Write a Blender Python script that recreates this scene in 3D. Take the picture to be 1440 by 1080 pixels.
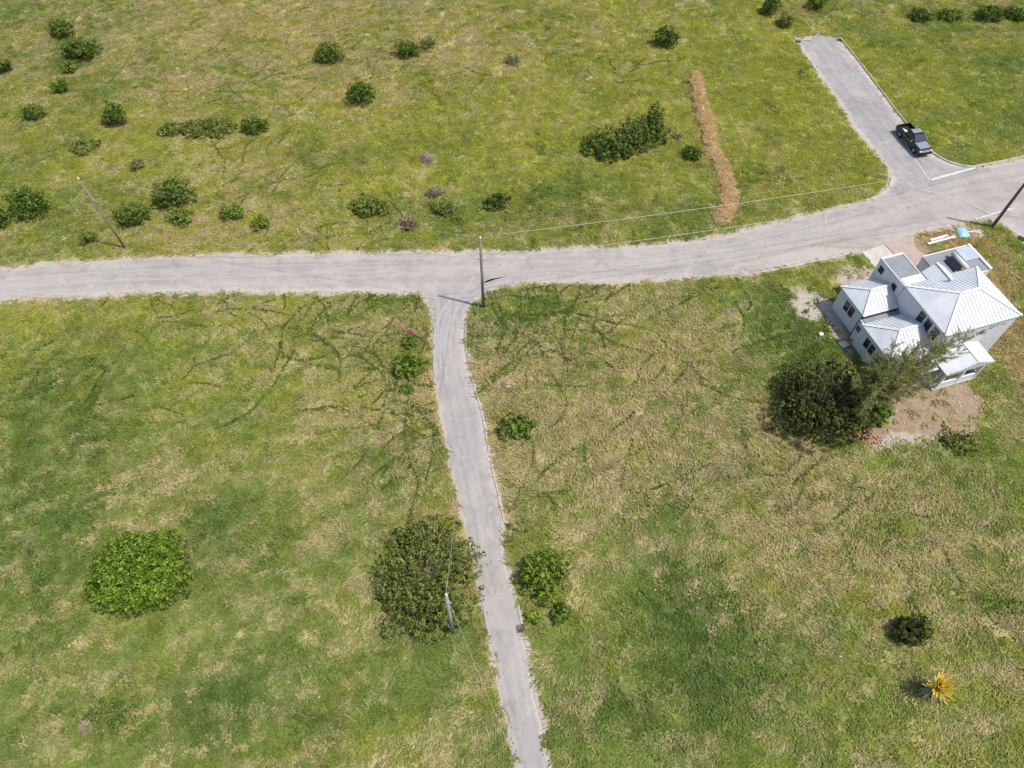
import bpy, bmesh, math, random
import numpy as np
from mathutils import Vector, Matrix, Quaternion, noise as mnoise

for o in list(bpy.data.objects): bpy.data.objects.remove(o, do_unlink=True)
scene = bpy.context.scene
R = math.radians
random.seed(7); rng = np.random.default_rng(7)

# ------------------------------------------------------------------ camera, world, sun, exposure
CAM_H = 58.0; PITCH = R(55.6); FPX = 1017.0
cam = bpy.data.cameras.new('camera'); camo = bpy.data.objects.new('camera', cam)
scene.collection.objects.link(camo); scene.camera = camo
camo.location = (0, 0, CAM_H); camo.rotation_euler = (math.pi/2 - PITCH, 0, 0)
cam.sensor_fit = 'HORIZONTAL'; cam.sensor_width = 36; cam.lens = FPX/1440*36
cam.clip_start = .5; cam.clip_end = 5000

SUN_AZ, SUN_EL = R(-16.6), R(63)
world = bpy.data.worlds.new('World'); scene.world = world; world.use_nodes = True
wn = world.node_tree.nodes; wl = world.node_tree.links; wn.clear()
sky = wn.new('ShaderNodeTexSky'); sky.sky_type = 'NISHITA'; sky.sun_disc = False
sky.sun_elevation = SUN_EL; sky.sun_rotation = math.pi/2 - SUN_AZ
sky.dust_density = 2.0; sky.air_density = 1.0
bg = wn.new('ShaderNodeBackground'); bg.inputs[1].default_value = .12
wo = wn.new('ShaderNodeOutputWorld'); wl.new(sky.outputs[0], bg.inputs[0]); wl.new(bg.outputs[0], wo.inputs[0])
sl = bpy.data.lights.new('sun', 'SUN'); sl.energy = 3.2; sl.angle = R(1.2); sl.color = (1, .955, .88)
so = bpy.data.objects.new('sun', sl); scene.collection.objects.link(so)
sd = Vector((math.cos(SUN_AZ)*math.cos(SUN_EL), math.sin(SUN_AZ)*math.cos(SUN_EL), math.sin(SUN_EL)))
so.rotation_euler = (-sd).to_track_quat('-Z', 'Y').to_euler(); so.location = sd*150
scene.view_settings.view_transform = 'Standard'; scene.view_settings.look = 'None'
scene.view_settings.exposure = 0.44; scene.view_settings.gamma = 1

# ------------------------------------------------------------------ helpers
cp, sp_ = math.cos(PITCH), math.sin(PITCH)
def P(u, v, z=0.0):
    """place on the plan (metres) of a surveyed spot at height z"""
    x = (u-720)/FPX; y = (v-540)/FPX; t = (CAM_H-z)/(sp_+y*cp)
    return Vector((x*t, (cp-y*sp_)*t, z))
def mpp(u, v):  # metres per surveyed unit (across, along)
    a = P(u, v); return (P(u+1, v)-a).length, (P(u, v+1)-a).length
def link(o, parent=None):
    scene.collection.objects.link(o)
    if parent: o.parent = parent
    return o
def tag(o, label, cat, group=None):
    o['label'] = label; o['category'] = cat
    if group: o['group'] = group
    return o
def empty(name, loc=(0, 0, 0), rz=0):
    o = bpy.data.objects.new(name, None); o.location = loc; o.rotation_euler = (0, 0, rz); o.empty_display_size = .3
    return link(o)
class MB:
    def __init__(s): s.v = []; s.f = []; s.uv = None
    def add(s, vs, fs):
        n = len(s.v); s.v += [tuple(q) for q in vs]; s.f += [tuple(i+n for i in f) for f in fs]; return s
    def box(s, x0, x1, y0, y1, z0, z1):
        return s.add([(x0,y0,z0),(x1,y0,z0),(x1,y1,z0),(x0,y1,z0),(x0,y0,z1),(x1,y0,z1),(x1,y1,z1),(x0,y1,z1)],
                     [(3,2,1,0),(4,5,6,7),(0,1,5,4),(1,2,6,5),(2,3,7,6),(3,0,4,7)])
    def tube(s, pts, rads, n=6, cap=True):
        pts = [Vector(p) for p in pts]; rings = []
        for i, p in enumerate(pts):
            d = (pts[min(i+1, len(pts)-1)]-pts[max(i-1, 0)]).normalized()
            a = d.cross(Vector((0, 0, 1)) if abs(d.z) < .9 else Vector((1, 0, 0))).normalized(); b = d.cross(a)
            r = rads[i] if hasattr(rads, '__len__') else rads
            rings.append([p+(a*math.cos(2*math.pi*k/n)+b*math.sin(2*math.pi*k/n))*r for k in range(n)])
        vs = [q for rg in rings for q in rg]; fs = []
        for i in range(len(pts)-1):
            for k in range(n): fs.append((i*n+k, i*n+(k+1) % n, (i+1)*n+(k+1) % n, (i+1)*n+k))
        if cap: fs += [tuple(range(n))[::-1], tuple(range((len(pts)-1)*n, len(pts)*n))]
        return s.add(vs, fs)
    def beam(s, a, b, w, h):
        a, b = Vector(a), Vector(b); d = (b-a).normalized()
        up = Vector((0, 0, 1)) if abs(d.z) < .95 else Vector((1, 0, 0))
        x = d.cross(up).normalized()*w/2; z = x.cross(d).normalized()*h/2
        return s.add([a-x-z, a+x-z, a+x+z, a-x+z, b-x-z, b+x-z, b+x+z, b-x+z],
                     [(0,1,2,3),(7,6,5,4),(0,4,5,1),(1,5,6,2),(2,6,7,3),(3,7,4,0)])
    def build(s, name, mat, parent=None, smooth=False, bevel=0):
        me = bpy.data.meshes.new(name); me.from_pydata(s.v, [], s.f); me.validate()
        bm = bmesh.new(); bm.from_mesh(me); bmesh.ops.recalc_face_normals(bm, faces=bm.faces)
        if bevel: bmesh.ops.bevel(bm, geom=bm.edges[:], offset=bevel, segments=2, affect='EDGES', clamp_overlap=True)
        bm.to_mesh(me); bm.free()
        if smooth: me.polygons.foreach_set('use_smooth', [True]*len(me.polygons))
        if mat: me.materials.append(mat)
        return link(bpy.data.objects.new(name, me), parent)

class NT:
    """tiny node helper"""
    def __init__(s, name, disp=False):
        s.m = bpy.data.materials.new(name); s.m.use_nodes = True; s.n = s.m.node_tree.nodes; s.l = s.m.node_tree.links; s.n.clear()
        s.out = s.n.new('ShaderNodeOutputMaterial')
    def new(s, t, **k):
        q = s.n.new(t)
        for a, b in k.items(): setattr(q, a, b)
        return q
    def put(s, sock, v):
        if isinstance(v, bpy.types.NodeSocket): s.l.new(v, sock)
        else: sock.default_value = v
    def pos(s): return s.new('ShaderNodeNewGeometry').outputs['Position']
    def obj(s): return s.new('ShaderNodeTexCoord').outputs['Object']
    def noise(s, vec, scale, detail=4, rough=.6, dist=0):
        q = s.new('ShaderNodeTexNoise'); s.l.new(vec, q.inputs['Vector'])
        q.inputs['Scale'].default_value = scale; q.inputs['Detail'].default_value = detail
        q.inputs['Roughness'].default_value = rough; q.inputs['Distortion'].default_value = dist
        return q.outputs['Fac']
    def math(s, op, a, b=0.0, c=None, clamp=False):
        q = s.new('ShaderNodeMath', operation=op, use_clamp=clamp); s.put(q.inputs[0], a); s.put(q.inputs[1], b)
        if c is not None: s.put(q.inputs[2], c)
        return q.outputs[0]
    def ramp(s, v, a, b, c=0.0, d=1.0):
        q = s.new('ShaderNodeMapRange', interpolation_type='SMOOTHSTEP'); s.put(q.inputs[0], v)
        for i, x in enumerate((a, b, c, d)): q.inputs[i+1].default_value = x
        return q.outputs[0]
    def mix(s, f, a, b):
        q = s.new('ShaderNodeMix', data_type='RGBA'); s.put(q.inputs[0], f)
        s.put(q.inputs[6], a if isinstance(a, bpy.types.NodeSocket) else (*a, 1)); s.put(q.inputs[7], b if isinstance(b, bpy.types.NodeSocket) else (*b, 1))
        return q.outputs[2]
    def attr(s, name, typ='GEOMETRY'):
        q = s.new('ShaderNodeAttribute', attribute_name=name, attribute_type=typ); return q.outputs['Fac']
    def stretch(s, vec, sc, rot=0):
        q = s.new('ShaderNodeMapping'); s.l.new(vec, q.inputs[0]); q.inputs['Scale'].default_value = sc; q.inputs['Rotation'].default_value = (0, 0, rot); return q.outputs[0]
    def bsdf(s, col, rough=.8, metal=0, spec=.3, bump=None, bstr=.3, bdist=.05):
        q = s.new('ShaderNodeBsdfPrincipled'); s.put(q.inputs['Base Color'], col if isinstance(col, bpy.types.NodeSocket) else (*col, 1))
        s.put(q.inputs['Roughness'], rough); q.inputs['Metallic'].default_value = metal; q.inputs['Specular IOR Level'].default_value = spec
        if bump is not None:
            b = s.new('ShaderNodeBump'); b.inputs['Strength'].default_value = bstr; b.inputs['Distance'].default_value = bdist
            s.l.new(bump, b.inputs['Height']); s.l.new(b.outputs[0], q.inputs['Normal'])
        s.l.new(q.outputs[0], s.out.inputs[0]); return s.m
def worn(name, c1, c2, scale=3, rough=.7, metal=0, spec=.3, bstr=.15, fine=25):
    t = NT(name); p = t.obj()
    n = t.noise(p, scale, 6, .65); n2 = t.noise(p, fine, 3)
    return t.bsdf(t.mix(t.ramp(n, .3, .7), c1, c2), rough, metal, spec, n2, bstr, .01)

# ------------------------------------------------------------------ numeric noise used to lay out ground cover
_tab = np.random.default_rng(3).random((256, 256))
def vnoise(x, y):
    xi = np.floor(x).astype(int); yi = np.floor(y).astype(int); fx = x-xi; fy = y-yi
    fx = fx*fx*(3-2*fx); fy = fy*fy*(3-2*fy)
    g = lambda a, b: _tab[a & 255, b & 255]
    return (g(xi, yi)*(1-fx)+g(xi+1, yi)*fx)*(1-fy)+(g(xi, yi+1)*(1-fx)+g(xi+1, yi+1)*fx)*fy
def fbm(x, y, o=4):
    s = 0; a = .5; t = 0
    for i in range(o): s = s+a*vnoise(x*2**i+17.3*i, y*2**i+5.1*i); t += a; a *= .55
    return s/t

# ------------------------------------------------------------------ roads (plan outlines)
def poly(pts): return [P(u, v) for u, v in pts]
MAIN_N = poly([(-120,392),(-60,384),(0,378),(60,371),(130,366),(180,363),(250,360),(340,358),(430,356),(520,355),(600,354),(680,353),(760,351),(850,347),(920,343),(980,337),(1020,331),(1060,320),(1100,308),(1150,296),(1200,286),(1240,274),(1300,256),(1375,234),(1410,228),(1440,221),(1520,203),(1620,180)])
MAIN_S = poly([(-120,440),(-60,432),(0,424),(60,420),(130,416),(190,413),(300,411),(420,411),(540,411),(590,414),(640,413),(690,406),(720,401),(800,399),(880,397),(960,393),(1030,388),(1060,384),(1100,377),(1150,366),(1200,355),(1250,341),(1290,331),(1330,320),(1365,313),(1395,308),(1440,300),(1540,285),(1650,262)])
SIDE_W = poly([(578,405),(590,415),(598,425),(603,440),(605,460),(607,500),(612,550),(620,600),(632,660),(645,720),(656,760),(665,800),(672,840),(683,880),(690,920),(702,980),(712,1030),(722,1080),(738,1160),(748,1220)])
SIDE_E = poly([(722,398),(700,404),(685,412),(668,424),(658,440),(653,460),(653,490),(662,530),(672,560),(681,600),(688,640),(697,680),(706,720),(710,750),(706,768),(713,795),(722,832),(733,880),(741,920),(752,980),(763,1030),(773,1080),(790,1160),(803,1220)])
CUL_W = poly([(1118,53),(1128,70),(1150,102),(1170,130),(1190,160),(1205,185),(1222,203),(1238,224),(1250,241),(1253,252),(1249,264),(1236,275),(1215,286)])
CUL_E = poly([(1180,54),(1190,66),(1210,92),(1235,125),(1260,158),(1282,185),(1300,208),(1315,220),(1335,230),(1360,236),(1385,236),(1405,233),(1425,232)])
BR_W = poly([(1360,308),(1393,311),(1407,313),(1418,322),(1440,341),(1500,395),(1600,490)])
BR_E = poly([(1500,286),(1520,292),(1540,300),(1560,318),(1590,345),(1650,395),(1760,490)])
def resample(pl, n):
    d = [0]
    for a, b in zip(pl, pl[1:]): d.append(d[-1]+(b-a).length)
    out = []; j = 0
    for i in range(n):
        t = d[-1]*i/(n-1)
        while j < len(pl)-2 and d[j+1] < t: j += 1
        # catmull-rom
        p0, p1, p2, p3 = pl[max(j-1, 0)], pl[j], pl[j+1], pl[min(j+2, len(pl)-1)]
        q = (t-d[j])/max(d[j+1]-d[j], 1e-6)
        out.append(.5*((2*p1)+(p2-p0)*q+(2*p0-5*p1+4*p2-p3)*q*q+(3*p1-p0-3*p2+p3)*q**3))
    return out
def arclen(pl): return sum((b-a).length for a, b in zip(pl, pl[1:]))

def inpoly(x, y, pg):
    c = np.zeros(x.shape, bool); n = len(pg)
    for i in range(n):
        x1, y1 = pg[i][0], pg[i][1]; x2, y2 = pg[i-1][0], pg[i-1][1]
        m = (y1 > y) != (y2 > y)
        if y1 != y2: c ^= m & (x < (x2-x1)*(y-y1)/(y2-y1)+x1)
    return c
def dpoly(x, y, pl, closed=False):
    d = np.full(x.shape, 1e9); L = list(pl)+([pl[0]] if closed else [])
    for a, b in zip(L, L[1:]):
        ax, ay, bx, by = a[0], a[1], b[0], b[1]; l2 = (bx-ax)**2+(by-ay)**2+1e-9
        t = np.clip(((x-ax)*(bx-ax)+(y-ay)*(by-ay))/l2, 0, 1)
        d = np.minimum(d, (x-ax-t*(bx-ax))**2+(y-ay-t*(by-ay))**2)
    return np.sqrt(d)
ROADS = [MAIN_N+MAIN_S[::-1], SIDE_W+SIDE_E[::-1], CUL_W+CUL_E[::-1], BR_W+BR_E[::-1]]
def road_sd(x, y):     # signed distance to tarmac: negative inside
    s = np.full(x.shape, 1e9)
    for pg in ROADS:
        d = dpoly(x, y, pg, True); s = np.minimum(s, np.where(inpoly(x, y, pg), -d, d))
    return s

# ------------------------------------------------------------------ ground cover maps (dryness, lushness, bare soil ...) in plan metres
HO = Vector((38.0, 47.4, 0)); HA = R(17.5)
B = [  (720,150,900,180,'dry',-.09),(720,150,900,180,'yel',.12),(720,230,800,110,'lush',.05),(300,860,420,260,'dry',-.13),(300,880,400,230,'yel',-.1),(300,880,400,240,'lush',.1),(60,900,120,200,'lush',.12),(1000,180,300,130,'yel',-.28),(1320,150,150,120,'yel',-.28),(1100,230,160,80,'lush',.12),
  # u, v, half-size across, half-size along, map, amount
 (430,40,300,75,'dry',.33),(610,85,140,45,'dry',.25),(60,50,90,45,'dry',.18),(300,90,160,40,'dry',.15),(380,250,90,55,'dry',.38),(360,325,200,22,'dry',.25),
 (260,130,80,30,'dry',.12),(1000,120,260,130,'dry',-.34),(1330,120,170,120,'dry',-.34),(650,250,200,75,'dry',-.22),(150,210,160,60,'dry',-.14),(860,60,110,60,'dry',.12),
 (350,330,200,30,'yel',.2),(720,200,760,160,'yel',.33),(800,30,300,60,'yel',.25),(330,40,120,30,'yel',.3),(100,85,80,30,'lush',.25),(780,290,120,40,'lush',.3),(560,290,100,30,'lush',.15),(1320,90,120,60,'lush',.16),(1080,250,110,45,'lush',.12),(1080,150,180,120,'yel',.3),(800,100,250,90,'yel',.15),(1320,130,130,90,'yel',.25),(420,210,40,20,'lush',.2),
 (1250,95,120,60,'yel',.2),(1080,160,80,70,'yel',.15),(700,20,80,30,'lush',.1),
 (30,640,130,170,'lush',.42),(30,640,120,160,'dry',-.22),(100,470,170,55,'yel',.22),(100,470,170,55,'dry',-.1),(560,590,95,120,'dry',.3),(480,480,120,60,'dry',.12),(350,560,140,70,'yel',.15),
 (215,660,120,50,'dry',.28),(330,750,110,60,'lush',.35),(330,740,60,40,'dry',-.15),(380,960,260,120,'dry',-.12),(380,980,240,110,'lush',.28),(440,790,120,80,'dry',.12),(60,980,110,80,'dry',.1),
 (300,1000,110,60,'lush',.32),(110,860,110,60,'dry',.05),(200,560,170,60,'dry',-.06),(640,1000,60,120,'dry',.08),(150,930,60,20,'dry',.2),
 (880,560,220,180,'dry',.52),(720,540,70,70,'dry',.3),(740,680,60,60,'dry',.22),(900,670,170,60,'dry',.12),(1080,440,60,60,'dry',-.2),(760,430,70,25,'dry',-.3),(900,440,120,30,'dry',-.05),
 (1125,470,60,75,'lush',.5),(1125,470,60,75,'dry',-.45),(985,905,95,115,'lush',.7),(985,905,95,115,'dry',-.4),(1230,740,190,95,'dry',.33),(1200,830,160,60,'dry',.12),(1420,650,70,60,'dry',-.3),
 (1300,650,120,25,'dry',-.25),(1310,1000,190,90,'yel',.2),(830,1000,90,80,'lush',.3),(900,960,200,120,'dry',-.12),(1420,460,50,110,'rust',.42),(1425,480,50,110,'dry',.3),(1395,390,60,40,'rust',.5),(1335,330,60,18,'rust',.8),(1400,880,80,60,'lush',.3),(1130,990,90,70,'yel',.15),(1060,870,50,25,'dry',.2),
 (1350,620,40,30,'lush',.5),(1440,600,60,60,'lush',.2),(1150,400,60,22,'dry',-.05),
 (1300,588,62,36,'dirt',1.25),(1348,560,34,22,'dirt',1.1),(1262,560,60,22,'dirt',.8),(1255,605,30,18,'dirt',.9),(1268,622,50,9,'sand',1.1),(1310,632,25,7,'sand',.7),(1223,618,22,9,'dirt',.9),
 (1140,432,22,15,'sand',2.2),(1176,462,12,30,'sand',.85),(1166,440,20,14,'sand',.5),(1195,495,10,22,'sand',.6),(1210,388,32,18,'sand',1.0),(1180,395,40,12,'sand',.35),(1120,405,36,10,'sand',.45),(1085,420,24,10,'sand',.3),
 (712,540,26,11,'sand',.9),(1372,328,22,7,'sand',.9),(1320,338,34,9,'dirt',.55),(1300,350,12,10,'dirt',.9),(1140,35,14,18,'sand',.5),(1130,20,10,20,'rust',.6),(745,650,14,8,'sand',.45),(600,222,20,10,'dirt',.6),(1160,175,12,6,'sand',.7),(1345,205,26,9,'sand',.5),(1115,282,14,6,'sand',.6),(1330,165,14,7,'sand',.45),
 (1140,412,70,16,'rust',.2),(280,305,180,30,'rust',.1),(850,400,180,10,'rust',.25),(720,240,800,120,'yel',.1),(1282,902,22,7,'sand',.6),(260,770,14,40,'dry',.35),(360,190,22,8,'dirt',.6),(300,195,40,8,'dirt',.3),(110,85,20,6,'dirt',.4)]
BW = []
for u, v, a, b, k, amt in B:
    c = P(u, v); mx, my = mpp(u, v); BW.append((c.x, c.y, a*mx, b*my, k, amt))
def maps(x, y):
    m = {'dry': np.full(x.shape, .28), 'lush': np.full(x.shape, .16), 'yel': np.full(x.shape, .22), 'sand': np.zeros(x.shape), 'rust': np.zeros(x.shape), 'dirt': np.zeros(x.shape)}
    wx = x+2.2*(fbm(x*.22+9, y*.22)-.5)*2; wy = y+2.2*(fbm(x*.22, y*.22+31)-.5)*2
    for cx, cy, rx, ry, k, amt in BW:
        big = rx > 3
        q = (((wx if big else x)-cx)/rx)**2+(((wy if big else y)-cy)/ry)**2
        m[k] = m[k]+amt*np.exp(-q*(.8 if big else 1.0))
    d = road_sd(x, y)
    edge = np.exp(-np.clip(d, 0, None)/.55)
    wob = fbm(x*.5, y*.5+77)
    m['sand'] = m['sand']+edge*(.35+1.1*wob)
    dw = dpoly(x, y, SIDE_W[2:]); m['rust'] = m['rust']+.6*np.exp(-dw/.9)*(.3+1.2*wob); m['sand'] = m['sand']-.35*np.exp(-dw/1.0)
    dn = dpoly(x, y, MAIN_N[:17]); m['rust'] = m['rust']+.35*np.exp(-dn/1.8)*wob
    # dry soil along the house walls
    lx = (x-HO.x)*math.cos(HA)+(y-HO.y)*math.sin(HA); ly = -(x-HO.x)*math.sin(HA)+(y-HO.y)*math.cos(HA)
    hdist = np.full(x.shape, 1e9)
    for x0, x1, y0, y1 in ((-4.4, 8.25, -6.4, 4.0), (-4.6, 4.7, -8.9, -6.4), (6.6, 12.35, -2.2, 4.55)):
        hdist = np.minimum(hdist, np.hypot(np.maximum(np.maximum(x0-lx, lx-x1), 0), np.maximum(np.maximum(y0-ly, ly-y1), 0)))
    m['dirt'] = m['dirt']+np.where(lx < 2, .55, .25)*np.exp(-hdist/.6)
    ds = dpoly(x, y, MAIN_S[:10]); m['sand'] = m['sand']+.75*np.exp(-ds/.5)*wob; dn2 = dpoly(x, y, MAIN_N[:18]); m['sand'] = m['sand']+.45*np.exp(-dn2/.4)*wob
    de = dpoly(x, y, SIDE_E[5:]); m['sand'] = m['sand']+.35*np.exp(-de/.5)*wob
    return m, d, hdist
def height(x, y, d, hd):
    k = np.clip((np.minimum(d, hd)-.6)/4, 0, 1)
    return k*(.55*(fbm(x*.06, y*.06)-.5)+.16*(fbm(x*.5+3, y*.5)-.5))

def sstep(v, a, b): q = np.clip((v-a)/(b-a), 0, 1); return q*q*(3-2*q)
def cover(x, y, m, rnd):
    """grass colour from dryness, lushness and the patchiness of the sward"""
    n1 = fbm(x*.16+40, y*.16+11, 5)-.5; n2 = fbm(x*.75, y*.75+60, 4)-.5
    xr = x*math.cos(.3)+y*math.sin(.3)+2*n1; yr = -x*math.sin(.3)+y*math.cos(.3)+3*n1
    st = fbm(xr*.45, yr*1.7, 4)-.5; n4 = fbm(x*.4+90, y*.4, 3)-.5; r = rnd-.5
    L = lambda f, a, b: a+(b-a)*f[:, None]
    c = lambda *q: np.array(q)[None, :]
    dry = .82*sstep(m['dry']+.7*n1+1.25*n2+1.7*st+1.0*r, .05, 1.0)
    lush = sstep(m['lush']-.7*n1+.9*n4-1.0*n2+.75*r, .15, 1.05)
    yel = sstep(m['yel']+1.2*n4-1.0*n2+.8*n1+.6*r, -.05, .8)
    rust = sstep(m['rust']+1.2*n2+.4*r, .25, .85)
    g = L(yel, c(.165, .232, .050), c(.335, .340, .046)); g = L(lush, g, c(.082, .140, .030))
    sw = L(sstep(n4, -.12, .12), c(.50, .385, .185), c(.46, .35, .21)); sw = L(sstep(st+.6*r, .0, .35), sw, c(.53, .435, .25))
    col = L(dry, g, sw); return 1.13*L(rust, col, c(.45, .31, .155))
# ground sheet
t = NT('meadow_soil'); p = t.pos()
cn = t.new('ShaderNodeAttribute', attribute_name='cover'); n3 = t.noise(p, 4.5, 4, .7)
thatch = t.mix(t.ramp(n3, .3, .7, .55, .1), cn.outputs['Color'], (.15, .115, .06))
nb = t.noise(p, 2.2, 6, .7); add = lambda a, b: t.math('ADD', a, b)
dirt = t.ramp(add(t.attr('dirt'), t.math('MULTIPLY', t.math('SUBTRACT', nb, .5), 1.3)), .35, .65)
sand = t.ramp(add(t.attr('sand'), t.math('MULTIPLY', t.math('SUBTRACT', nb, .5), 1.5)), .42, .7)
dcol = t.mix(t.ramp(t.noise(p, 1.1, 6, .7), .35, .65), (.27, .175, .115), (.33, .26, .175))
dcol = t.mix(t.ramp(t.noise(p, 9, 2), .62, .7), dcol, (.46, .41, .35))
scol = t.mix(t.ramp(t.noise(p, 2.2, 5, .7), .35, .65), (.46, .405, .35), (.36, .29, .225))
cc = t.mix(dirt, thatch, dcol); cc = t.mix(sand, cc, scol)
GROUND_MAT = t.bsdf(cc, .95, 0, .1, t.noise(p, 5, 5, .75), .7, .15)

def axis(lo, hi, step, far):
    core = np.arange(lo, hi+step/2, step); ext = [step]; s = step; 
    while sum(ext) < far: s *= 1.35; ext.append(s)
    e = np.cumsum(ext); return np.concatenate([lo-e[::-1], core, core[-1]+e])
gx = axis(-96, 96, .42, 1500); gy = axis(-8, 130, .42, 1500)
GX, GY = np.meshgrid(gx, gy); nxg, nyg = len(gx), len(gy)
fx, fy = GX.ravel(), GY.ravel()
mp, dd, hd = maps(fx, fy)
fz = height(fx, fy, dd, hd); fz = np.where(dd < -.5, -.03, fz)
me = bpy.data.meshes.new('ground')
me.vertices.add(len(fx)); me.vertices.foreach_set('co', np.stack([fx, fy, fz], 1).ravel())
ii = (np.arange(nyg-1)[:, None]*nxg+np.arange(nxg-1)[None, :]).ravel()
quads = np.stack([ii, ii+1, ii+nxg+1, ii+nxg], 1)
me.loops.add(quads.size); me.loops.foreach_set('vertex_index', quads.ravel())
me.polygons.add(len(quads)); me.polygons.foreach_set('loop_start', np.arange(0, quads.size, 4)); me.polygons.foreach_set('use_smooth', np.ones(len(quads), bool))
me.update(calc_edges=True)
for k in mp:
    a = me.attributes.new(k, 'FLOAT', 'POINT'); a.data.foreach_set('value', np.ascontiguousarray(mp[k], np.float32))
cv = cover(fx, fy, mp, vnoise(fx*3.1, fy*3.1)); a = me.attributes.new('cover', 'FLOAT_COLOR', 'POINT'); a.data.foreach_set('color', np.concatenate([cv, np.ones((len(fx), 1))], 1).astype(np.float32).ravel())
me.materials.append(GROUND_MAT)
ground = link(bpy.data.objects.new('ground', me)); ground['kind'] = 'structure'

# ------------------------------------------------------------------ road sheets
def road_mat(name, c1, c2, dusty, track):
    t = NT(name); p = t.pos(); uv = t.new('ShaderNodeUVMap').outputs[0]
    sx = t.new('ShaderNodeSeparateXYZ'); t.l.new(uv, sx.inputs[0]); u, v = sx.outputs[0], sx.outputs[1]
    big = t.noise(p, .22, 5, .6, .5); mid = t.noise(p, 1.4, 6, .68, .3); fine = t.noise(p, 22, 3)
    streak = t.noise(t.stretch(uv, (9, .07, 1)), 1.0, 5, .6, .6)
    col = t.mix(t.ramp(big, .35, .65), c1, c2)
    wp_ = t.math('ABSOLUTE', t.math('SUBTRACT', t.math('ABSOLUTE', t.math('SUBTRACT', u, .5)), .2)); col = t.mix(t.math('MULTIPLY', t.ramp(t.math('ADD', wp_, t.math('MULTIPLY', t.math('SUBTRACT', mid, .5), .22)), .10, .0), .3), col, (.215, .20, .195))
    col = t.mix(t.math('MULTIPLY', t.ramp(streak, .42, .7), track), col, (.41, .37, .345))
    e = t.math('MULTIPLY', t.math('ABSOLUTE', t.math('SUBTRACT', u, .5)), 2.0)
    dust = t.math('ADD', t.math('MULTIPLY', t.math('POWER', e, 5), .75), t.math('MULTIPLY', t.math('SUBTRACT', mid, .5), 1.15))
    col = t.mix(t.math('MULTIPLY', t.ramp(dust, .12, .6), dusty), col, (.45, .405, .36))
    col = t.mix(t.math('MULTIPLY', t.ramp(mid, .55, .8), .3), col, (.19, .18, .185))
    blot = t.noise(p, .55, 6, .72, .8); col = t.mix(t.math('MULTIPLY', t.ramp(blot, .5, .72), .7*dusty), col, (.45, .405, .36)); col = t.mix(t.math('MULTIPLY', t.ramp(blot, .47, .3), .5), col, (.20, .19, .19))
    col = t.mix(t.math('MULTIPLY', t.ramp(fine, .5, .75), .22), col, (.2, .19, .19))
    ck = t.new('ShaderNodeTexVoronoi', feature='DISTANCE_TO_EDGE'); wp = t.new('ShaderNodeVectorMath', operation='ADD')
    t.l.new(p, wp.inputs[0]); nz = t.new('ShaderNodeTexNoise'); nz.inputs['Scale'].default_value = 1.1; t.l.new(p, nz.inputs['Vector']); t.l.new(nz.outputs['Color'], wp.inputs[1])
    t.l.new(wp.outputs[0], ck.inputs['Vector']); ck.inputs['Scale'].default_value = .33
    col = t.mix(t.math('MULTIPLY', t.ramp(ck.outputs['Distance'], .004, .014, 1, 0), t.math('MULTIPLY', t.ramp(mid, .45, .6), .45)), col, (.15, .14, .14))
    return t.bsdf(col, .92, 0, .15, fine, .25, .02)
def strip(name, W, Ep, z, mat, step=.35, na=7, jit=.13, seed=0):
    n = int(max(arclen(W), arclen(Ep))/step); a = resample(W, n); b = resample(Ep, n); vs = []; uvs = []; L = 0
    for i in range(n):
        w = (b[i]-a[i]); wl_ = max(w.length, .1); dn = w/wl_
        ja = jit*2.2*(mnoise.noise(Vector((i*.31*step/.35, seed, 0)))+.5*mnoise.noise(Vector((i*.9, seed, 4))))
        jb = jit*2.2*(mnoise.noise(Vector((i*.31*step/.35, seed, 9)))+.5*mnoise.noise(Vector((i*.9, seed, 7))))
        q0, q1 = a[i]+dn*ja, b[i]+dn*jb
        if i: L += (((a[i]+b[i])-(a[i-1]+b[i-1]))/2).length
        for k in range(na):
            f = k/(na-1); q = q0.lerp(q1, f); vs.append((q.x, q.y, z+.035*(1-(2*f-1)**2)-(.05 if k in (0, na-1) else 0))); uvs.append((f, L))
    fs = [(i*na+k, i*na+k+1, (i+1)*na+k+1, (i+1)*na+k) for i in range(n-1) for k in range(na-1)]
    me = bpy.data.meshes.new(name); me.from_pydata(vs, [], fs)
    bm = bmesh.new(); bm.from_mesh(me); bmesh.ops.recalc_face_normals(bm, faces=bm.faces)
    if sum(f.normal.z for f in bm.faces) < 0: bmesh.ops.reverse_faces(bm, faces=bm.faces)
    bm.to_mesh(me); bm.free()
    ul = me.uv_layers.new(name='UVMap'); vi = np.empty(len(me.loops), int); me.loops.foreach_get('vertex_index', vi)
    ul.data.foreach_set('uv', np.array(uvs, np.float32)[vi].ravel()); me.polygons.foreach_set('use_smooth', [True]*len(me.polygons))
    me.materials.append(mat); o = link(bpy.data.objects.new(name, me)); o['kind'] = 'structure'; return o
RM1 = road_mat('pale_worn_asphalt', (.30, .275, .255), (.365, .332, .30), .85, .6)
RM2 = road_mat('lane_asphalt', (.29, .272, .262), (.34, .315, .292), .8, .45)
RM3 = road_mat('grey_asphalt', (.25, .24, .24), (.315, .30, .29), .95, .3)
strip('road', MAIN_N, MAIN_S, .030, RM1, seed=1)
strip('branch_road', BR_W, BR_E, .036, RM1, seed=4)
strip('side_road', SIDE_W, SIDE_E, .038, RM2, seed=2)
o = strip('dead_end_road', CUL_W, CUL_E, .040, RM3, seed=3, na=13)
for i, dy in enumerate((0, -.5, -1.0, -1.3, -.9, .1, .7, .9, .3, -.3, -.2, 0, .1)):
    for k in range(3): o.data.vertices[k*13+i].co.y += dy*(1-k/3)*1.2
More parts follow.
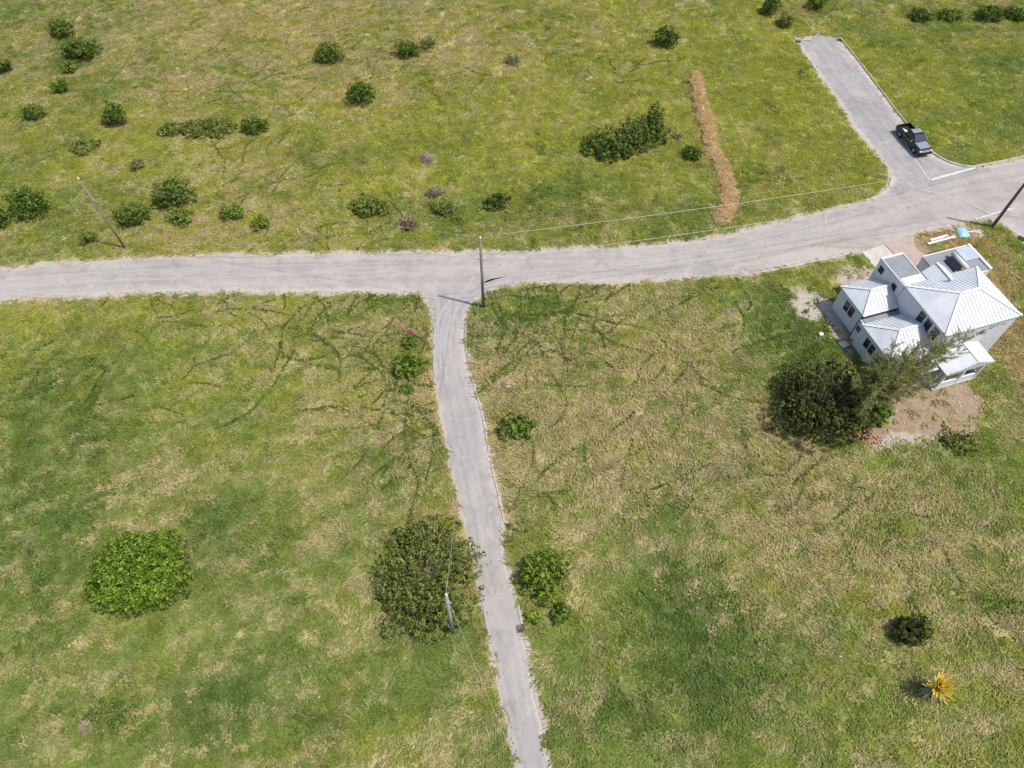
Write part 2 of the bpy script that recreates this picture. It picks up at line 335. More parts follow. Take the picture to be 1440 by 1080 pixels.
def sheet(name, pts, z, mat, kind='structure', parent=None, jit=0):
    """flat patch following an outline, given a small thickness"""
    pl = [Vector((q.x, q.y, 0)) for q in pts]
    m = MB(); n = len(pl); m.add([(q.x, q.y, z) for q in pl]+[(q.x, q.y, z-.06) for q in pl], [tuple(range(n))]+[(i, (i+1) % n, n+(i+1) % n, n+i) for i in range(n)])
    o = m.build(name, mat, parent)
    if kind: o['kind'] = kind
    return o
# road paint: thin worn strips draped on the camber
t = NT('road_paint'); p = t.pos()
PAINT = t.bsdf(t.mix(t.ramp(t.noise(p, 5, 5, .7), .42, .62), (.62, .61, .59), (.42, .40, .385)), .8, 0, .2)
PAINT2 = NT('faded_paint'); p = PAINT2.pos(); PAINT2 = PAINT2.bsdf(PAINT2.mix(PAINT2.ramp(PAINT2.noise(p, 2, 5, .75), .4, .6), (.41, .38, .36), (.33, .305, .30)), .85, 0, .2)
def mark(pts, w, mat, z=.083):
    pl = resample(poly(pts), max(6, int(arclen(poly(pts))/.3))); m = MB(); vs = []
    for i, q in enumerate(pl):
        d = (pl[min(i+1, len(pl)-1)]-pl[max(i-1, 0)]).normalized(); s = Vector((-d.y, d.x, 0))*w/2*(1+.25*mnoise.noise(q*3)); vs += [(q.x+s.x, q.y+s.y, z), (q.x-s.x, q.y-s.y, z)]
    m.add(vs, [(2*i, 2*i+1, 2*i+3, 2*i+2) for i in range(len(pl)-1)]); o = m.build('road_marking', mat); o['kind'] = 'structure'; return o
mark([(1262,186),(1285,222),(1307,254)], .11, PAINT)
mark([(1309,253.5),(1340,245),(1372,236)], .28, PAINT, .087)
mark([(1371,309),(1400,300),(1427,293)], .2, PAINT)
mark([(1340,276),(1362,286),(1390,301)], .3, PAINT2)
mark([(1159,300),(1162,322),(1159,343)], .22, PAINT2)
mark([(1290,268),(1315,272),(1340,282)], .22, PAINT2)
mark([(592,418),(610,419),(640,419)], .2, PAINT2)
# patches of newer / sanded surface on the lane
for pts, m_, z in [([(684,884),(700,886),(720,881),(731,882),(738,910),(745,948),(695,942),(688,912)], 'a', .081)]: pass
# sand drifted over the tarmac and a patched length of lane
t = NT('drifted_sand'); p = t.pos(); sc_ = t.mix(t.ramp(t.noise(p, 1.8, 5, .7), .35, .65), (.45, .405, .355), (.39, .345, .305))
cvr = t.ramp(t.math('ADD', t.attr('cov'), t.math('MULTIPLY', t.math('SUBTRACT', t.noise(p, 2.4, 6, .72), .5), 1.5)), .25, .75)
dfs = t.new('ShaderNodeBsdfDiffuse'); t.l.new(sc_, dfs.inputs[0]); trs = t.new('ShaderNodeBsdfTransparent'); mxs = t.new('ShaderNodeMixShader')
t.l.new(t.math('MULTIPLY', cvr, .8), mxs.inputs[0]); t.l.new(trs.outputs[0], mxs.inputs[1]); t.l.new(dfs.outputs[0], mxs.inputs[2]); t.l.new(mxs.outputs[0], t.out.inputs[0]); SANDM = t.m
t = NT('lane_patch'); p = t.pos(); PATCH = t.bsdf(t.mix(t.ramp(t.noise(p, .9, 6, .7), .35, .65), (.355, .325, .305), (.31, .288, .275)), .93, 0, .1)
def drift(name, u, v, ru, rv, mat, z, seed, k=.35):
    c = P(u, v); mx, my = mpp(u, v); n = 40; q = []
    for i in range(n):
        a = 6.283*i/n; f = 1+k*mnoise.noise(Vector((math.cos(a)*1.6, math.sin(a)*1.6, seed)))+k*.7*mnoise.noise(Vector((math.cos(a)*5, math.sin(a)*5, seed)))
        q.append(Vector((c.x+math.cos(a)*ru*mx*f, c.y+math.sin(a)*rv*my*f, 0)))
    me = bpy.data.meshes.new(name); me.from_pydata([(c.x, c.y, z)]+[(r_.x, r_.y, z) for r_ in q], [], [(0, 1+j, 1+(j+1) % n) for j in range(n)])
    a_ = me.attributes.new('cov', 'FLOAT', 'POINT'); a_.data.foreach_set('value', [1.0]+[0.0]*n); me.materials.append(mat)
    o = link(bpy.data.objects.new(name, me)); o['kind'] = 'structure'; return o
for i, (u, v, a, b) in enumerate([(1020,384,38,5),(1060,378,26,4),(690,716,6,9),(699,732,6,14),(703,700,3,16),(660,500,4,14),(668,545,2,10),(70,418,50,3),(230,412,60,2.5),(330,361,60,2),(560,357,50,2),(700,356,40,2),(1190,345,50,5),(692,845,7,40),(1200,300,30,5),(1120,312,24,3),(607,435,6,14),(735,1000,3,40)]):
    drift('sand_drift', u, v, a*1.5, b*1.5, SANDM, .070+.0041*(i % 3), i*3.7)
sheet('road_patch', poly([(676,838),(690,836),(708,834),(722,836),(728,860),(733,881),(715,886),(700,884),(684,886),(680,862)]), .0845, PATCH)
# kerbs: short cast lengths, each its own piece
KERB = worn('kerb_concrete', (.50, .46, .40), (.36, .31, .26), 1.5, .9)
KERB_R = worn('kerb_weathered', (.30, .21, .17), (.42, .37, .32), 1.1, .9)
def kerb(pts, mat, piece=1.0, w=.16, h=.13, skip=()):
    pl = resample(poly(pts), max(3, int(arclen(poly(pts))/piece)+1)); root = empty('kerb', pl[0]); root['kind'] = 'structure'
    for i, (a, b) in enumerate(zip(pl, pl[1:])):
        if i in skip: continue
        d = (b-a).normalized()*.012; j = random.uniform(-.012, .012)
        a2, b2 = a-pl[0]+d, b-pl[0]-d
        MB().beam((a2.x, a2.y, h/2-.02+j), (b2.x, b2.y, h/2-.02+random.uniform(-.01, .01)), w, h+.04).build('kerb_stone', mat, root)
kerb([(1181,53),(1191,65),(1212,92),(1237,125),(1262,158),(1284,185),(1302,207)], KERB_R, 1.2)
kerb([(1303,208),(1317,219),(1337,229),(1361,235),(1376,233),(1410,227),(1440,220),(1500,207)], KERB, 1.0, .2)
kerb([(1254,250),(1250,264),(1236,275.5),(1216,283)], KERB, .8, .22)
kerb([(1200,287),(1150,297.5),(1105,307)], KERB, 1.2, .16, .07, (3, 4, 9))
kerb([(1117,52),(1127,69),(1149,101)], KERB, 1.2, .14, .08, (3,))
kerb([(1070,383),(1100,378),(1150,367),(1208,354)], KERB, 1.2, .18, .09)
kerb([(663,533),(673,562),(682,602),(689,642),(698,682),(707,722),(711,748)], KERB, 1.1, .13, .1, (7, 13))
kerb([(724,838),(730,860),(734,878)], KERB, 1.1, .12, .1)
kerb([(655,455),(655,485),(660,512)], KERB_R, 1.0, .14, .1)

# ------------------------------------------------------------------ grass (uncountable ground cover)
def tuft_mesh(name, n, spread, length, width, bend, up, seed, mat, broad=False):
    r = np.random.default_rng(seed); vs = []; fs = []; tint = []
    for i in range(n):
        bx, by = r.normal(0, spread, 2); ang = r.normal(0, .75) if not broad else r.uniform(0, 6.28); L = length*r.uniform(.55, 1.25); w = width*r.uniform(.6, 1.3)
        dx, dy = math.cos(ang), math.sin(ang); px, py = -dy*w/2, dx*w/2; u = up*r.uniform(.6, 1.3); k = len(vs); b = bend*r.uniform(.7, 1.2)
        m = (bx+dx*L*.45*b, by+dy*L*.45*b, u*.85); e = (bx+dx*L*b, by+dy*L*b, max(.03, u*(.55 if not broad else .8)))
        vs += [(bx-px*.7, by-py*.7, -.03), (bx+px*.7, by+py*.7, -.03), (m[0]-px, m[1]-py, m[2]), (m[0]+px, m[1]+py, m[2]), e]
        fs += [(k, k+1, k+3, k+2), (k+2, k+3, k+4)]; tint += [r.random()]*2
    me = bpy.data.meshes.new(name); me.from_pydata(vs, [], fs); me.materials.append(mat)
    a = me.attributes.new('tint', 'FLOAT', 'FACE'); a.data.foreach_set('value', np.array(tint, np.float32))
    return bpy.data.objects.new(name, me)
t = NT('grass_blades'); ca = t.new('ShaderNodeAttribute', attribute_name='col', attribute_type='INSTANCER')
tn = t.attr('tint'); col = t.mix(t.math('MULTIPLY', t.ramp(tn, .6, 1), .24), ca.outputs['Color'], (.46, .38, .17)); col = t.mix(t.math('MULTIPLY', t.ramp(tn, .35, 0), .5), col, (.085, .125, .022))
df = t.new('ShaderNodeBsdfDiffuse'); tr = t.new('ShaderNodeBsdfTranslucent'); ms = t.new('ShaderNodeMixShader'); ms.inputs[0].default_value = .35
t.l.new(col, df.inputs[0]); t.l.new(col, tr.inputs[0]); t.l.new(df.outputs[0], ms.inputs[1]); t.l.new(tr.outputs[0], ms.inputs[2]); t.l.new(ms.outputs[0], t.out.inputs[0])
BLADES = t.m
TUFTS = [tuft_mesh('tuft', 18, .21, .55, .06, .85, .14, 1, BLADES), tuft_mesh('tuft', 16, .26, .70, .065, .95, .10, 2, BLADES), tuft_mesh('tuft', 18, .17, .40, .06, .6, .20, 3, BLADES), tuft_mesh('tuft', 22, .16, .26, .13, .7, .20, 4, BLADES, True)]
def scatter_group():
    ng = bpy.data.node_groups.new('scatter', 'GeometryNodeTree')
    ng.interface.new_socket('Geometry', in_out='INPUT', socket_type='NodeSocketGeometry'); ng.interface.new_socket('Geometry', in_out='OUTPUT', socket_type='NodeSocketGeometry')
    N = ng.nodes; L = ng.links; gi = N.new('NodeGroupInput'); go = N.new('NodeGroupOutput')
    jn = N.new('GeometryNodeJoinGeometry')
    for o in reversed(TUFTS):
        oi = N.new('GeometryNodeObjectInfo'); oi.inputs['Object'].default_value = o; oi.inputs['As Instance'].default_value = True; L.new(oi.outputs['Geometry'], jn.inputs[0])
    def at(n, ty):
        q = N.new('GeometryNodeInputNamedAttribute'); q.data_type = ty; q.inputs['Name'].default_value = n; return q.outputs['Attribute']
    ip = N.new('GeometryNodeInstanceOnPoints'); L.new(gi.outputs[0], ip.inputs['Points']); L.new(jn.outputs[0], ip.inputs['Instance'])
    ip.inputs['Pick Instance'].default_value = True; L.new(at('vi', 'INT'), ip.inputs['Instance Index'])
    cx = N.new('ShaderNodeCombineXYZ'); L.new(at('rot', 'FLOAT'), cx.inputs[2]); 
    L.new(cx.outputs[0], ip.inputs['Rotation']); L.new(at('scl', 'FLOAT_VECTOR'), ip.inputs['Scale'])
    L.new(ip.outputs[0], go.inputs[0]); return ng
SCAT = scatter_group()
def scatter(name, x, y, z, att, label=None, cat=None, parent=None):
    me = bpy.data.meshes.new(name); me.vertices.add(len(x)); me.vertices.foreach_set('co', np.stack([x, y, z], 1).astype(np.float32).ravel())
    for k, v in att.items():
        ty = 'INT' if k == 'vi' else 'FLOAT_VECTOR' if k == 'scl' else 'FLOAT_COLOR' if k == 'col' else 'FLOAT'
        a = me.attributes.new(k, ty, 'POINT'); a.data.foreach_set('vector' if k == 'scl' else 'color' if k == 'col' else 'value', np.ascontiguousarray(v, np.int32 if k == 'vi' else np.float32).ravel())
    o = link(bpy.data.objects.new(name, me), parent); md = o.modifiers.new('scatter', 'NODES'); md.node_group = SCAT; o['kind'] = 'stuff'
    if label: tag(o, label, cat)
    return o
def in_view(x, y, mar):
    fw = y*cp+CAM_H*sp_; up = y*sp_-CAM_H*cp
    return (np.abs(x) < fw*720/FPX+mar) & (up < fw*540/FPX+mar) & (up > -fw*540/FPX-mar)
PLANKS_KEEP = []
def scat_att(m, n, r):
    return {k: m[k] for k in ('dry', 'lush', 'yel', 'rust')}
NC = 205000
cxr = rng.uniform(-95, 95, NC); cyr = rng.uniform(-2, 128, NC)
k = in_view(cxr, cyr, 7); cxr, cyr = cxr[k], cyr[k]
k = rng.random(len(cxr)) < np.clip(1.12-(cyr-10)/230, .3, 1); cxr, cyr = cxr[k], cyr[k]
m_, d_, h_ = maps(cxr, cyr); wob = fbm(cxr*1.3, cyr*1.3)
bare = np.maximum(m_['sand'], m_['dirt'])+.9*(wob-.5)
DRIVE = [poly([(1208,356),(1244,341),(1290,330),(1304,352),(1312,375),(1285,392),(1232,380)])]
k = (d_ > .06+.5*(wob-.35)) & (h_ > .25) & (rng.random(len(cxr)) > np.clip((bare-.25)/.45, 0, .93)) & ~inpoly(cxr, cyr, DRIVE[0])
cxr, cyr, d_, h_ = cxr[k], cyr[k], d_[k], h_[k]; m_ = {q: v[k] for q, v in m_.items()}; n = len(cxr)
flow = 6.28*fbm(cxr*.13+5, cyr*.13, 3)*1.3+rng.normal(0, .55, n)
s = rng.uniform(.8, 1.4, n); hgt = rng.uniform(.6, 1.4, n)*(.75+.5*m_['dry'])
vi = rng.choice([0, 1, 2], n, p=[.45, .33, .22]); vi = np.where((m_['lush'] > .42) & (rng.random(n) < .55), np.where(rng.random(n) < .5, 2, 3), vi)
rgba = lambda c: np.concatenate([c, np.ones((len(c), 1))], 1)
att = dict(rot=flow, scl=np.stack([s, s, s*hgt], 1), vi=vi, col=rgba(cover(cxr, cyr, m_, rng.random(n))*rng.uniform(.8, 1.22, (n, 1))))
print('tufts', n)
scatter('meadow_grass', cxr, cyr, height(cxr, cyr, d_, h_), att, 'rough mixed green and straw grass covering the open plots', 'grass')
# creeping vines that trail through the straw
vx = []; vy = []
def vine(u, v, ang, L, wander=.16, dens=7):
    p = P(u, v); x, y = p.x, p.y; a = ang
    for i in range(int(L*dens)):
        vx.append(x+random.gauss(0, .04)); vy.append(y+random.gauss(0, .04)); a += random.gauss(0, wander)*.55; x += math.cos(a)/dens; y += math.sin(a)/dens
VR = [(480,470,130,50,44),(560,430,60,25,16),(540,560,70,70,26),(300,440,150,30,14),(730,480,60,70,46),(800,430,100,30,24),(880,520,180,110,26),(560,650,80,50,12),(450,20,110,60,26),(600,110,80,40,10),(330,110,150,60,22),(380,250,90,60,22),(450,320,120,30,12),(900,700,170,50,16),(1160,720,80,60,8),(700,720,20,40,4),(250,90,120,60,10),(860,100,60,40,8),(620,620,40,60,10),(1330,860,90,60,6),(200,540,200,80,12)]
for u, v, a, b, cnt in VR:
    for i in range(cnt): vine(random.gauss(u, a*.55), random.gauss(v, b*.55), random.choice([random.gauss(1.2, .5), random.gauss(.1, .5), random.uniform(0, 6.28)]), random.uniform(2, 8.5))
vx = np.array(vx); vy = np.array(vy); m_, d_, h_ = maps(vx, vy); k = (d_ > .3) & (h_ > .5); vx, vy, d_, h_ = vx[k], vy[k], d_[k], h_[k]; n = len(vx); s = rng.uniform(.22, .5, n)*np.repeat(rng.uniform(.6, 1.25, n//20+1), 20)[:n]
s = s*np.where(vy > 58, .72, 1.0)
print('vines', n)
scatter('creeping_vines', vx, vy, height(vx, vy, d_, h_)+.10, dict(col=rgba(np.array([[.095, .145, .03]])*rng.uniform(.6, 1.6, (n, 1))), rot=rng.uniform(0, 6.28, n), scl=np.stack([s, s, s*.9], 1), vi=np.full(n, 3)), 'dark green creeping vines trailing across the dry grass', 'vines')

# ------------------------------------------------------------------ paved pads by the house
CONC = worn('pad_concrete', (.52, .49, .45), (.42, .385, .34), .9, .9)
PINK = worn('driveway_paving', (.42, .335, .295), (.36, .27, .23), 1.2, .9)
def zpx(a, b): return P(1160+a/5.143, 320+b/5.143)
sheet('driveway', [zpx(432,124), zpx(640,68), zpx(646,110), zpx(664,160), zpx(745,215), zpx(800,300), zpx(660,330), zpx(560,250), zpx(495,190)], .055, PINK)
sheet('concrete_pad', [zpx(268,182), zpx(425,125), zpx(488,189), zpx(560,262), zpx(500,330), zpx(370,300)], .065, CONC)
sheet('concrete_pad', [zpx(655,258), zpx(742,222), zpx(790,262), zpx(700,330)], .075, CONC)

# ------------------------------------------------------------------ house
WALL = worn('white_stucco', (.68, .68, .685), (.62, .62, .63), .8, .9, fine=60)
METAL = worn('white_metal_roof', (.61, .625, .65), (.50, .52, .545), .55, .42, .0, .5, .05)
CAPM = worn('ridge_metal', (.66, .67, .69), (.6, .61, .63), .7, .4, .0, .5, .05)
FLAT = worn('grey_roof_membrane', (.20, .215, .235), (.255, .265, .285), .9, .85)
FLAT2 = worn('pale_roof_membrane', (.42, .47, .53), (.36, .40, .46), .9, .85)
FRAME = worn('dark_window_frame', (.03, .03, .035), (.05, .05, .05), 2, .5)
t = NT('window_glass'); GLASS = t.bsdf((.015, .018, .022), .06, 0, .6)
DARKIN = worn('shaded_interior', (.06, .055, .05), (.09, .08, .07), 2, .9)
house = tag(empty('house', HO, HA), 'white two-storey house with pale standing-seam hip roofs beside the road junction', 'house')
def hp(name, mb, mat, parent=house, bevel=0): return mb.build(name, mat, parent, bevel=bevel)
def block(x0, x1, y0, y1, z1, name='wall', z0=-.1, mat=WALL): return hp(name, MB().box(x0, x1, y0, y1, z0, z1), mat, bevel=.02)
def roof(faces, eave, base, name='roof', seams=True, spacing=.38, over=.12, caps=()):
    """faces: sloping 3-D polygons; eave: outline loop of the eaves (for fascia)"""
    m = MB()
    for f in faces: m.add(f, [tuple(range(len(f)))])
    n = len(eave); lo = [(q[0], q[1], q[2]-over) for q in eave]
    m.add(list(eave)+lo, [(i, (i+1) % n, n+(i+1) % n, n+i) for i in range(n)]+[tuple(range(n, 2*n))])
    r = hp(name, m, METAL)
    sm = MB()
    for f in faces:
        pts = [Vector(q) for q in f]; nn = (pts[1]-pts[0]).cross(pts[2]-pts[0]).normalized()
        if nn.z < 0: nn = -nn
        down = Vector((nn.x, nn.y, 0));
        if down.length < .01: continue
        al = Vector((-down.y, down.x, 0)).normalized(); ss = [q.dot(al) for q in pts]
        k = math.ceil(min(ss)/spacing)*spacing
        while k < max(ss):
            hits = []
            for a, b in zip(pts, pts[1:]+pts[:1]):
                sa, sb = a.dot(al)-k, b.dot(al)-k
                if sa*sb < 0: hits.append(a.lerp(b, sa/(sa-sb)))
            if len(hits) == 2 and (hits[0]-hits[1]).length > .25:
                d = (hits[1]-hits[0]).normalized()*.03; sm.beam(hits[0]+d+nn*.016, hits[1]-d+nn*.016, .05, .05)
            k += spacing
    if sm.v: o = hp('roof_seams', sm, METAL, r); o['kind'] = 'stuff'
    for a, b in caps: hp('ridge_cap', MB().beam(Vector(a)+Vector((0, 0, .045)), Vector(b)+Vector((0, 0, .03)), .26, .012), CAPM, r)
    return r
def hip(x0, x1, y0, y1, z, rx0, rx1, ry, rz, closed_right=True):
    A, Bq, C, D = (x0, y1, z), (x1, y1, z), (x1, y0, z), (x0, y0, z); p1, p2 = (rx0, ry, rz), (rx1, ry, rz)
    fs = [(A, D, p1), (D, C, p2, p1), (Bq, A, p1, p2)]; caps = [(A, p1), (D, p1), (p1, p2)]
    if closed_right: fs.append((C, Bq, p2)); caps += [(C, p2), (Bq, p2)]
    return roof(fs, [A, Bq, C, D], z, caps=caps)
# main block and stair tower
block(.10, 8.20, -6.40, -.05, 5.5)
hip(-.02, 8.34, -6.52, .02, 5.62, 3.15, 5.2, -3.32, 7.05)
block(.10, 2.60, .0, 4.0, 5.25)
hp('flat_roof', MB().box(.19, 2.51, 1.0, 3.79, 5.2, 5.42), FLAT)
hp('flat_roof', MB().box(.25, 2.6, .03, .98, 5.2, 5.52), CAPM)
for bx_ in ((.08, .18, .05, 4.02), (2.52, 2.62, .05, 4.02)): hp('parapet', MB().box(*bx_, 5.24, 5.50), WALL, bevel=.01)
for bx_ in ((.181, 2.519, 3.80, 4.02),): hp('parapet', MB().box(*bx_, 5.24, 5.49), WALL, bevel=.01)
# entrance gable on the back slope
block(2.63, 5.0, -.2, .95, 5.45)
g0, g1, gm = 2.7, 5.3, 4.0
roof([((g0, 1.1, 5.58), (g0, -.3, 5.58), (gm, -1.3, 6.45), (gm, 1.1, 6.45)), ((g1, -.3, 5.58), (g1, 1.1, 5.58), (gm, 1.1, 6.45), (gm, -1.3, 6.45)), ((g0, 1.1, 5.58), (gm, 1.1, 6.45), (g1, 1.1, 5.58))],
     [(g0, 1.1, 5.58), (g1, 1.1, 5.58), (g1, -.3, 5.58), (g0, -.3, 5.58)], 5.5, caps=[((gm, 1.1, 6.45), (gm, -1.25, 6.45))])
# garage wing with a flat roof
block(6.6, 12.35, .9, 4.55, 3.0); block(6.6, 8.2, -.04, .89, 2.98)
hp('flat_roof', MB().box(6.58, 10.4, .92, 4.47, 2.95, 3.10), FLAT)
hp('flat_roof', MB().box(10.42, 12.1, 2.6, 4.4, 2.95, 3.20), FLAT2)
hp('flat_roof', MB().box(10.42, 12.0, 1.0, 2.58, 2.95, 3.09), FLAT)
for bx_ in ((12.12, 12.42, .88, 4.62),): hp('parapet', MB().box(*bx_, 2.98, 3.24), WALL, bevel=.01)
for bx_ in ((6.62, 12.119, 4.48, 4.60),): hp('parapet', MB().box(*bx_, 2.98, 3.16), WALL, bevel=.01)
# side wings
block(-3.68, .13, -.55, 3.35, 3.05)
hip(-3.84, .09, -.72, 3.48, 3.14, -2.05, .09, 1.38, 4.28, False)
block(-4.05, .13, -1.55, -.56, 2.75)
hp('flat_roof', MB().box(-3.9, .08, -1.5, -.6, 2.72, 2.84), FLAT)
block(-4.35, .13, -6.3, -1.56, 2.95)
hip(-4.5, .09, -6.35, -1.45, 3.05, -2.4, .09, -3.9, 4.3, False)
# verandas towards the garden
hp('veranda_floor', MB().box(-.2, 4.7, -8.9, -6.41, -.1, .22), CONC)
hp('veranda_floor', MB().box(-4.6, -.22, -8.0, -6.31, -.1, .18), CONC)
roof([((3.25, -6.38, 3.35), (3.25, -8.85, 3.35), (5.3, -8.95, 2.72), (5.3, -6.42, 2.72)), ((0, -6.38, 2.62), (0, -9.0, 2.62), (3.25, -8.85, 3.35), (3.25, -6.38, 3.35)), ((0, -9.0, 2.62), (5.3, -8.95, 2.72), (3.25, -8.85, 3.35))],
     [(0, -6.42, 2.62), (0, -9.0, 2.62), (5.3, -8.95, 2.72), (5.3, -6.42, 2.72)], 2.6, caps=[((3.25, -6.42, 3.35), (3.25, -8.85, 3.35))])
for x, y in ((.2, -8.75), (2.4, -8.75), (4.5, -8.75), (4.5, -6.6), (-4.4, -7.85), (-2.4, -7.85)): hp('post', MB().box(x-.11, x+.11, y-.11, y+.11, .1, 2.62), WALL)
hp('low_wall', MB().box(.32, 4.38, -8.82, -8.66, .2, 1.0), WALL, bevel=.01)
hp('low_wall', MB().box(4.43, 4.57, -8.6, -6.75, .2, 1.0), WALL, bevel=.01)
roof([((-4.6, -6.28, 2.98), (-4.6, -8.05, 2.55), (-.25, -8.05, 2.55), (-.25, -6.28, 2.98))], [(-4.6, -6.28, 2.98), (-4.6, -8.05, 2.55), (-.25, -8.05, 2.55), (-.25, -6.28, 2.98)], 2.6, over=.1)
hp('door', MB().box(1.2, 3.2, -6.46, -6.41, .22, 2.3), GLASS)
def window(face, a, z, w, h, n=1, parent=house):
    """face: ('x', value, outward sign); a is the position along the wall"""
    ax, val, sg = face; d0, d1, d2 = val-.02*sg, val+.05*sg, val+.025*sg
    def bb(a0, a1, z0, z1, p0, p1):
        lo, hi = min(p0, p1), max(p0, p1)
        return MB().box(lo, hi, a0, a1, z0, z1) if ax == 'x' else MB().box(a0, a1, lo, hi, z0, z1)
    f = MB(); e = .05
    for q in ((a-w/2, a-w/2+e, z-h/2, z+h/2), (a+w/2-e, a+w/2, z-h/2, z+h/2), (a-w/2+e, a+w/2-e, z-h/2, z-h/2+e), (a-w/2+e, a+w/2-e, z+h/2-e, z+h/2)):
        g = bb(*q, d0, d1); f.add(g.v, g.f)
    o = f.build('window', FRAME, parent)
    for i in range(n):
        a0 = a-w/2+e+(w-2*e)*i/n; a1 = a-w/2+e+(w-2*e)*(i+1)/n
        bb(a0+.01, a1-(.03 if i < n-1 else .01), z-h/2+e, z+h/2-e, d0, d2).build('pane', GLASS, o)
    s_ = bb(a-w/2-.06, a+w/2+.06, z-h/2-.07, z-h/2-.005, d0, val+.09*sg); s_.build('sill', WALL, o)
L0 = ('x', .10, -1); LA = ('x', -3.68, -1); LC = ('x', -4.05, -1); LB = ('x', -4.35, -1)
window(L0, 3.25, 4.5, .62, .72); window(L0, 1.0, 4.35, .62, .72); window(L0, -4.3, 4.55, .75, 1.3); window(L0, -5.35, 4.55, .75, 1.3); window(L0, -3.3, 4.55, .7, 1.3)
window(LA, 1.75, 1.95, .62, 1.15); window(LA, .95, 1.95, .62, 1.15); window(LC, -1.05, 1.75, .5, .6); window(LB, -2.95, 1.85, .62, 1.1); window(LB, -3.75, 1.85, .62, 1.1)
window(('y', 4.55, 1), 9.4, 1.3, 2.6, 2.3, 4); window(('y', 4.0, 1), 1.3, 2.9, .9, 1.2)
hp('downpipe', MB().tube([(-3.75, -.75, 3.0), (-3.95, -.62, 2.95), (-4.08, -.62, 2.6), (-4.08, -.62, .0)], .045, 6), FRAME)
hp('gutter', MB().beam((-3.86, -.78, 3.08), (.05, -.78, 3.08), .11, .1), FRAME)
hp('gutter', MB().beam((2.56, .98, 5.45), (2.56, .15, 5.45), .12, .1), FRAME)

def local(x, y, z): return HO+Matrix.Rotation(HA, 3, 'Z') @ Vector((x, y, z))
# solar water heater on the garage roof
sh = tag(empty('solar_water_heater', local(9.0, 2.5, 3.06), HA), 'solar water heater with pale tank and black collector on flat garage roof', 'water heater')
TANK = worn('cream_tank', (.62, .60, .53), (.52, .50, .45), 2, .5)
MB().tube([(.35, -1.15, .62), (.35, 1.15, .62)], .27, 14).build('tank', TANK, sh, True)
MB().beam((.05, 0, .55), (-.62, 0, .2), 1.7, .08).build('collector', worn('collector_glass', (.02, .022, .03), (.03, .03, .04), 3, .12), sh)
for y in (-.9, .9): MB().beam((.35, y, .0), (.35, y, .38), .06, .06).build('leg', KERB, sh); MB().beam((-.55, y*.9, .0), (-.55, y*.9, .2), .06, .06).build('leg', KERB, sh)

# ------------------------------------------------------------------ pickup truck
BLK = NT('black_car_paint'); p = BLK.obj(); BLK = BLK.bsdf(BLK.mix(BLK.noise(p, 3, 4), (.022, .025, .027), (.032, .035, .038)), .15, .5, .8)
SKY_SHEEN = worn('sky_sheen_paint', (.30, .325, .355), (.36, .385, .415), 2, .3, .4, .6)  # paler grey paints the sky's reflection onto the black roof and bonnet
RUB = worn('tyre_rubber', (.015, .015, .015), (.03, .03, .03), 9, .9)
ALLOY = worn('alloy', (.42, .42, .44), (.3, .3, .31), 6, .35, .8)
CHR = worn('chrome_trim', (.7, .7, .72), (.6, .6, .62), 5, .2, .8)
CGL = NT('car_glass').bsdf((.05, .065, .08), .05, .35, 1.0)
LAMP = worn('headlamp_lens', (.7, .72, .75), (.6, .62, .65), 8, .15)
REDL = worn('tail_lens', (.3, .01, .01), (.2, .01, .01), 8, .2)
tp = P(1263.5, 193); tf = P(1283, 215.5); td = (tf-tp).normalized(); tn_ = Vector((-td.y, td.x, 0))
tc = (tp+tf)/2+tn_*.80; tang = math.atan2(td.y, td.x)
truck = tag(empty('pickup_truck', (tc.x, tc.y, .075), tang), 'black double-cab pickup truck parked on the dead-end road', 'truck')
def tpart(name, m, mat, par=truck, bevel=.0, smooth=False):
    o = m.build(name, mat, par, smooth, bevel); return o
def prof(pts, w0, w1, ytop=None):
    """extrude a side profile (x,z) across the width; ytop narrows the upper points"""
    m = MB(); n = len(pts); L_ = []; R_ = []
    for x, z in pts:
        w = w0 if z <= 1.0 else w0+(w1-w0)*min(1, (z-1.0)/.72); L_.append((x, w, z)); R_.append((x, -w, z))
    m.add(L_+R_, [tuple(range(n))[::-1], tuple(range(n, 2*n))]+[(i, (i+1) % n, n+(i+1) % n, n+i) for i in range(n)]); return m
def arch(cx, r=.47, n=7): return [(cx+r*math.cos(math.pi*k/n), .36+r*math.sin(math.pi*k/n)) for k in range(n+1)]
FX, RX = 1.62, -1.62
lower = [(2.60, .42), (2.66, .62), (2.62, .88), (2.40, 1.04), (1.25, 1.10), (-.78, 1.10), (-.78, .55), (RX+.62, .42)]
lower = [(2.60, .42), (2.66, .62), (2.62, .88), (2.40, 1.03), (1.25, 1.10), (-.86, 1.10), (-.86, .40)]+[(FX-.47, .40)]+arch(FX)[::-1][1:-1]+[(FX+.47, .40)]
tpart('body', prof(lower, .92, .92), BLK, bevel=.045)
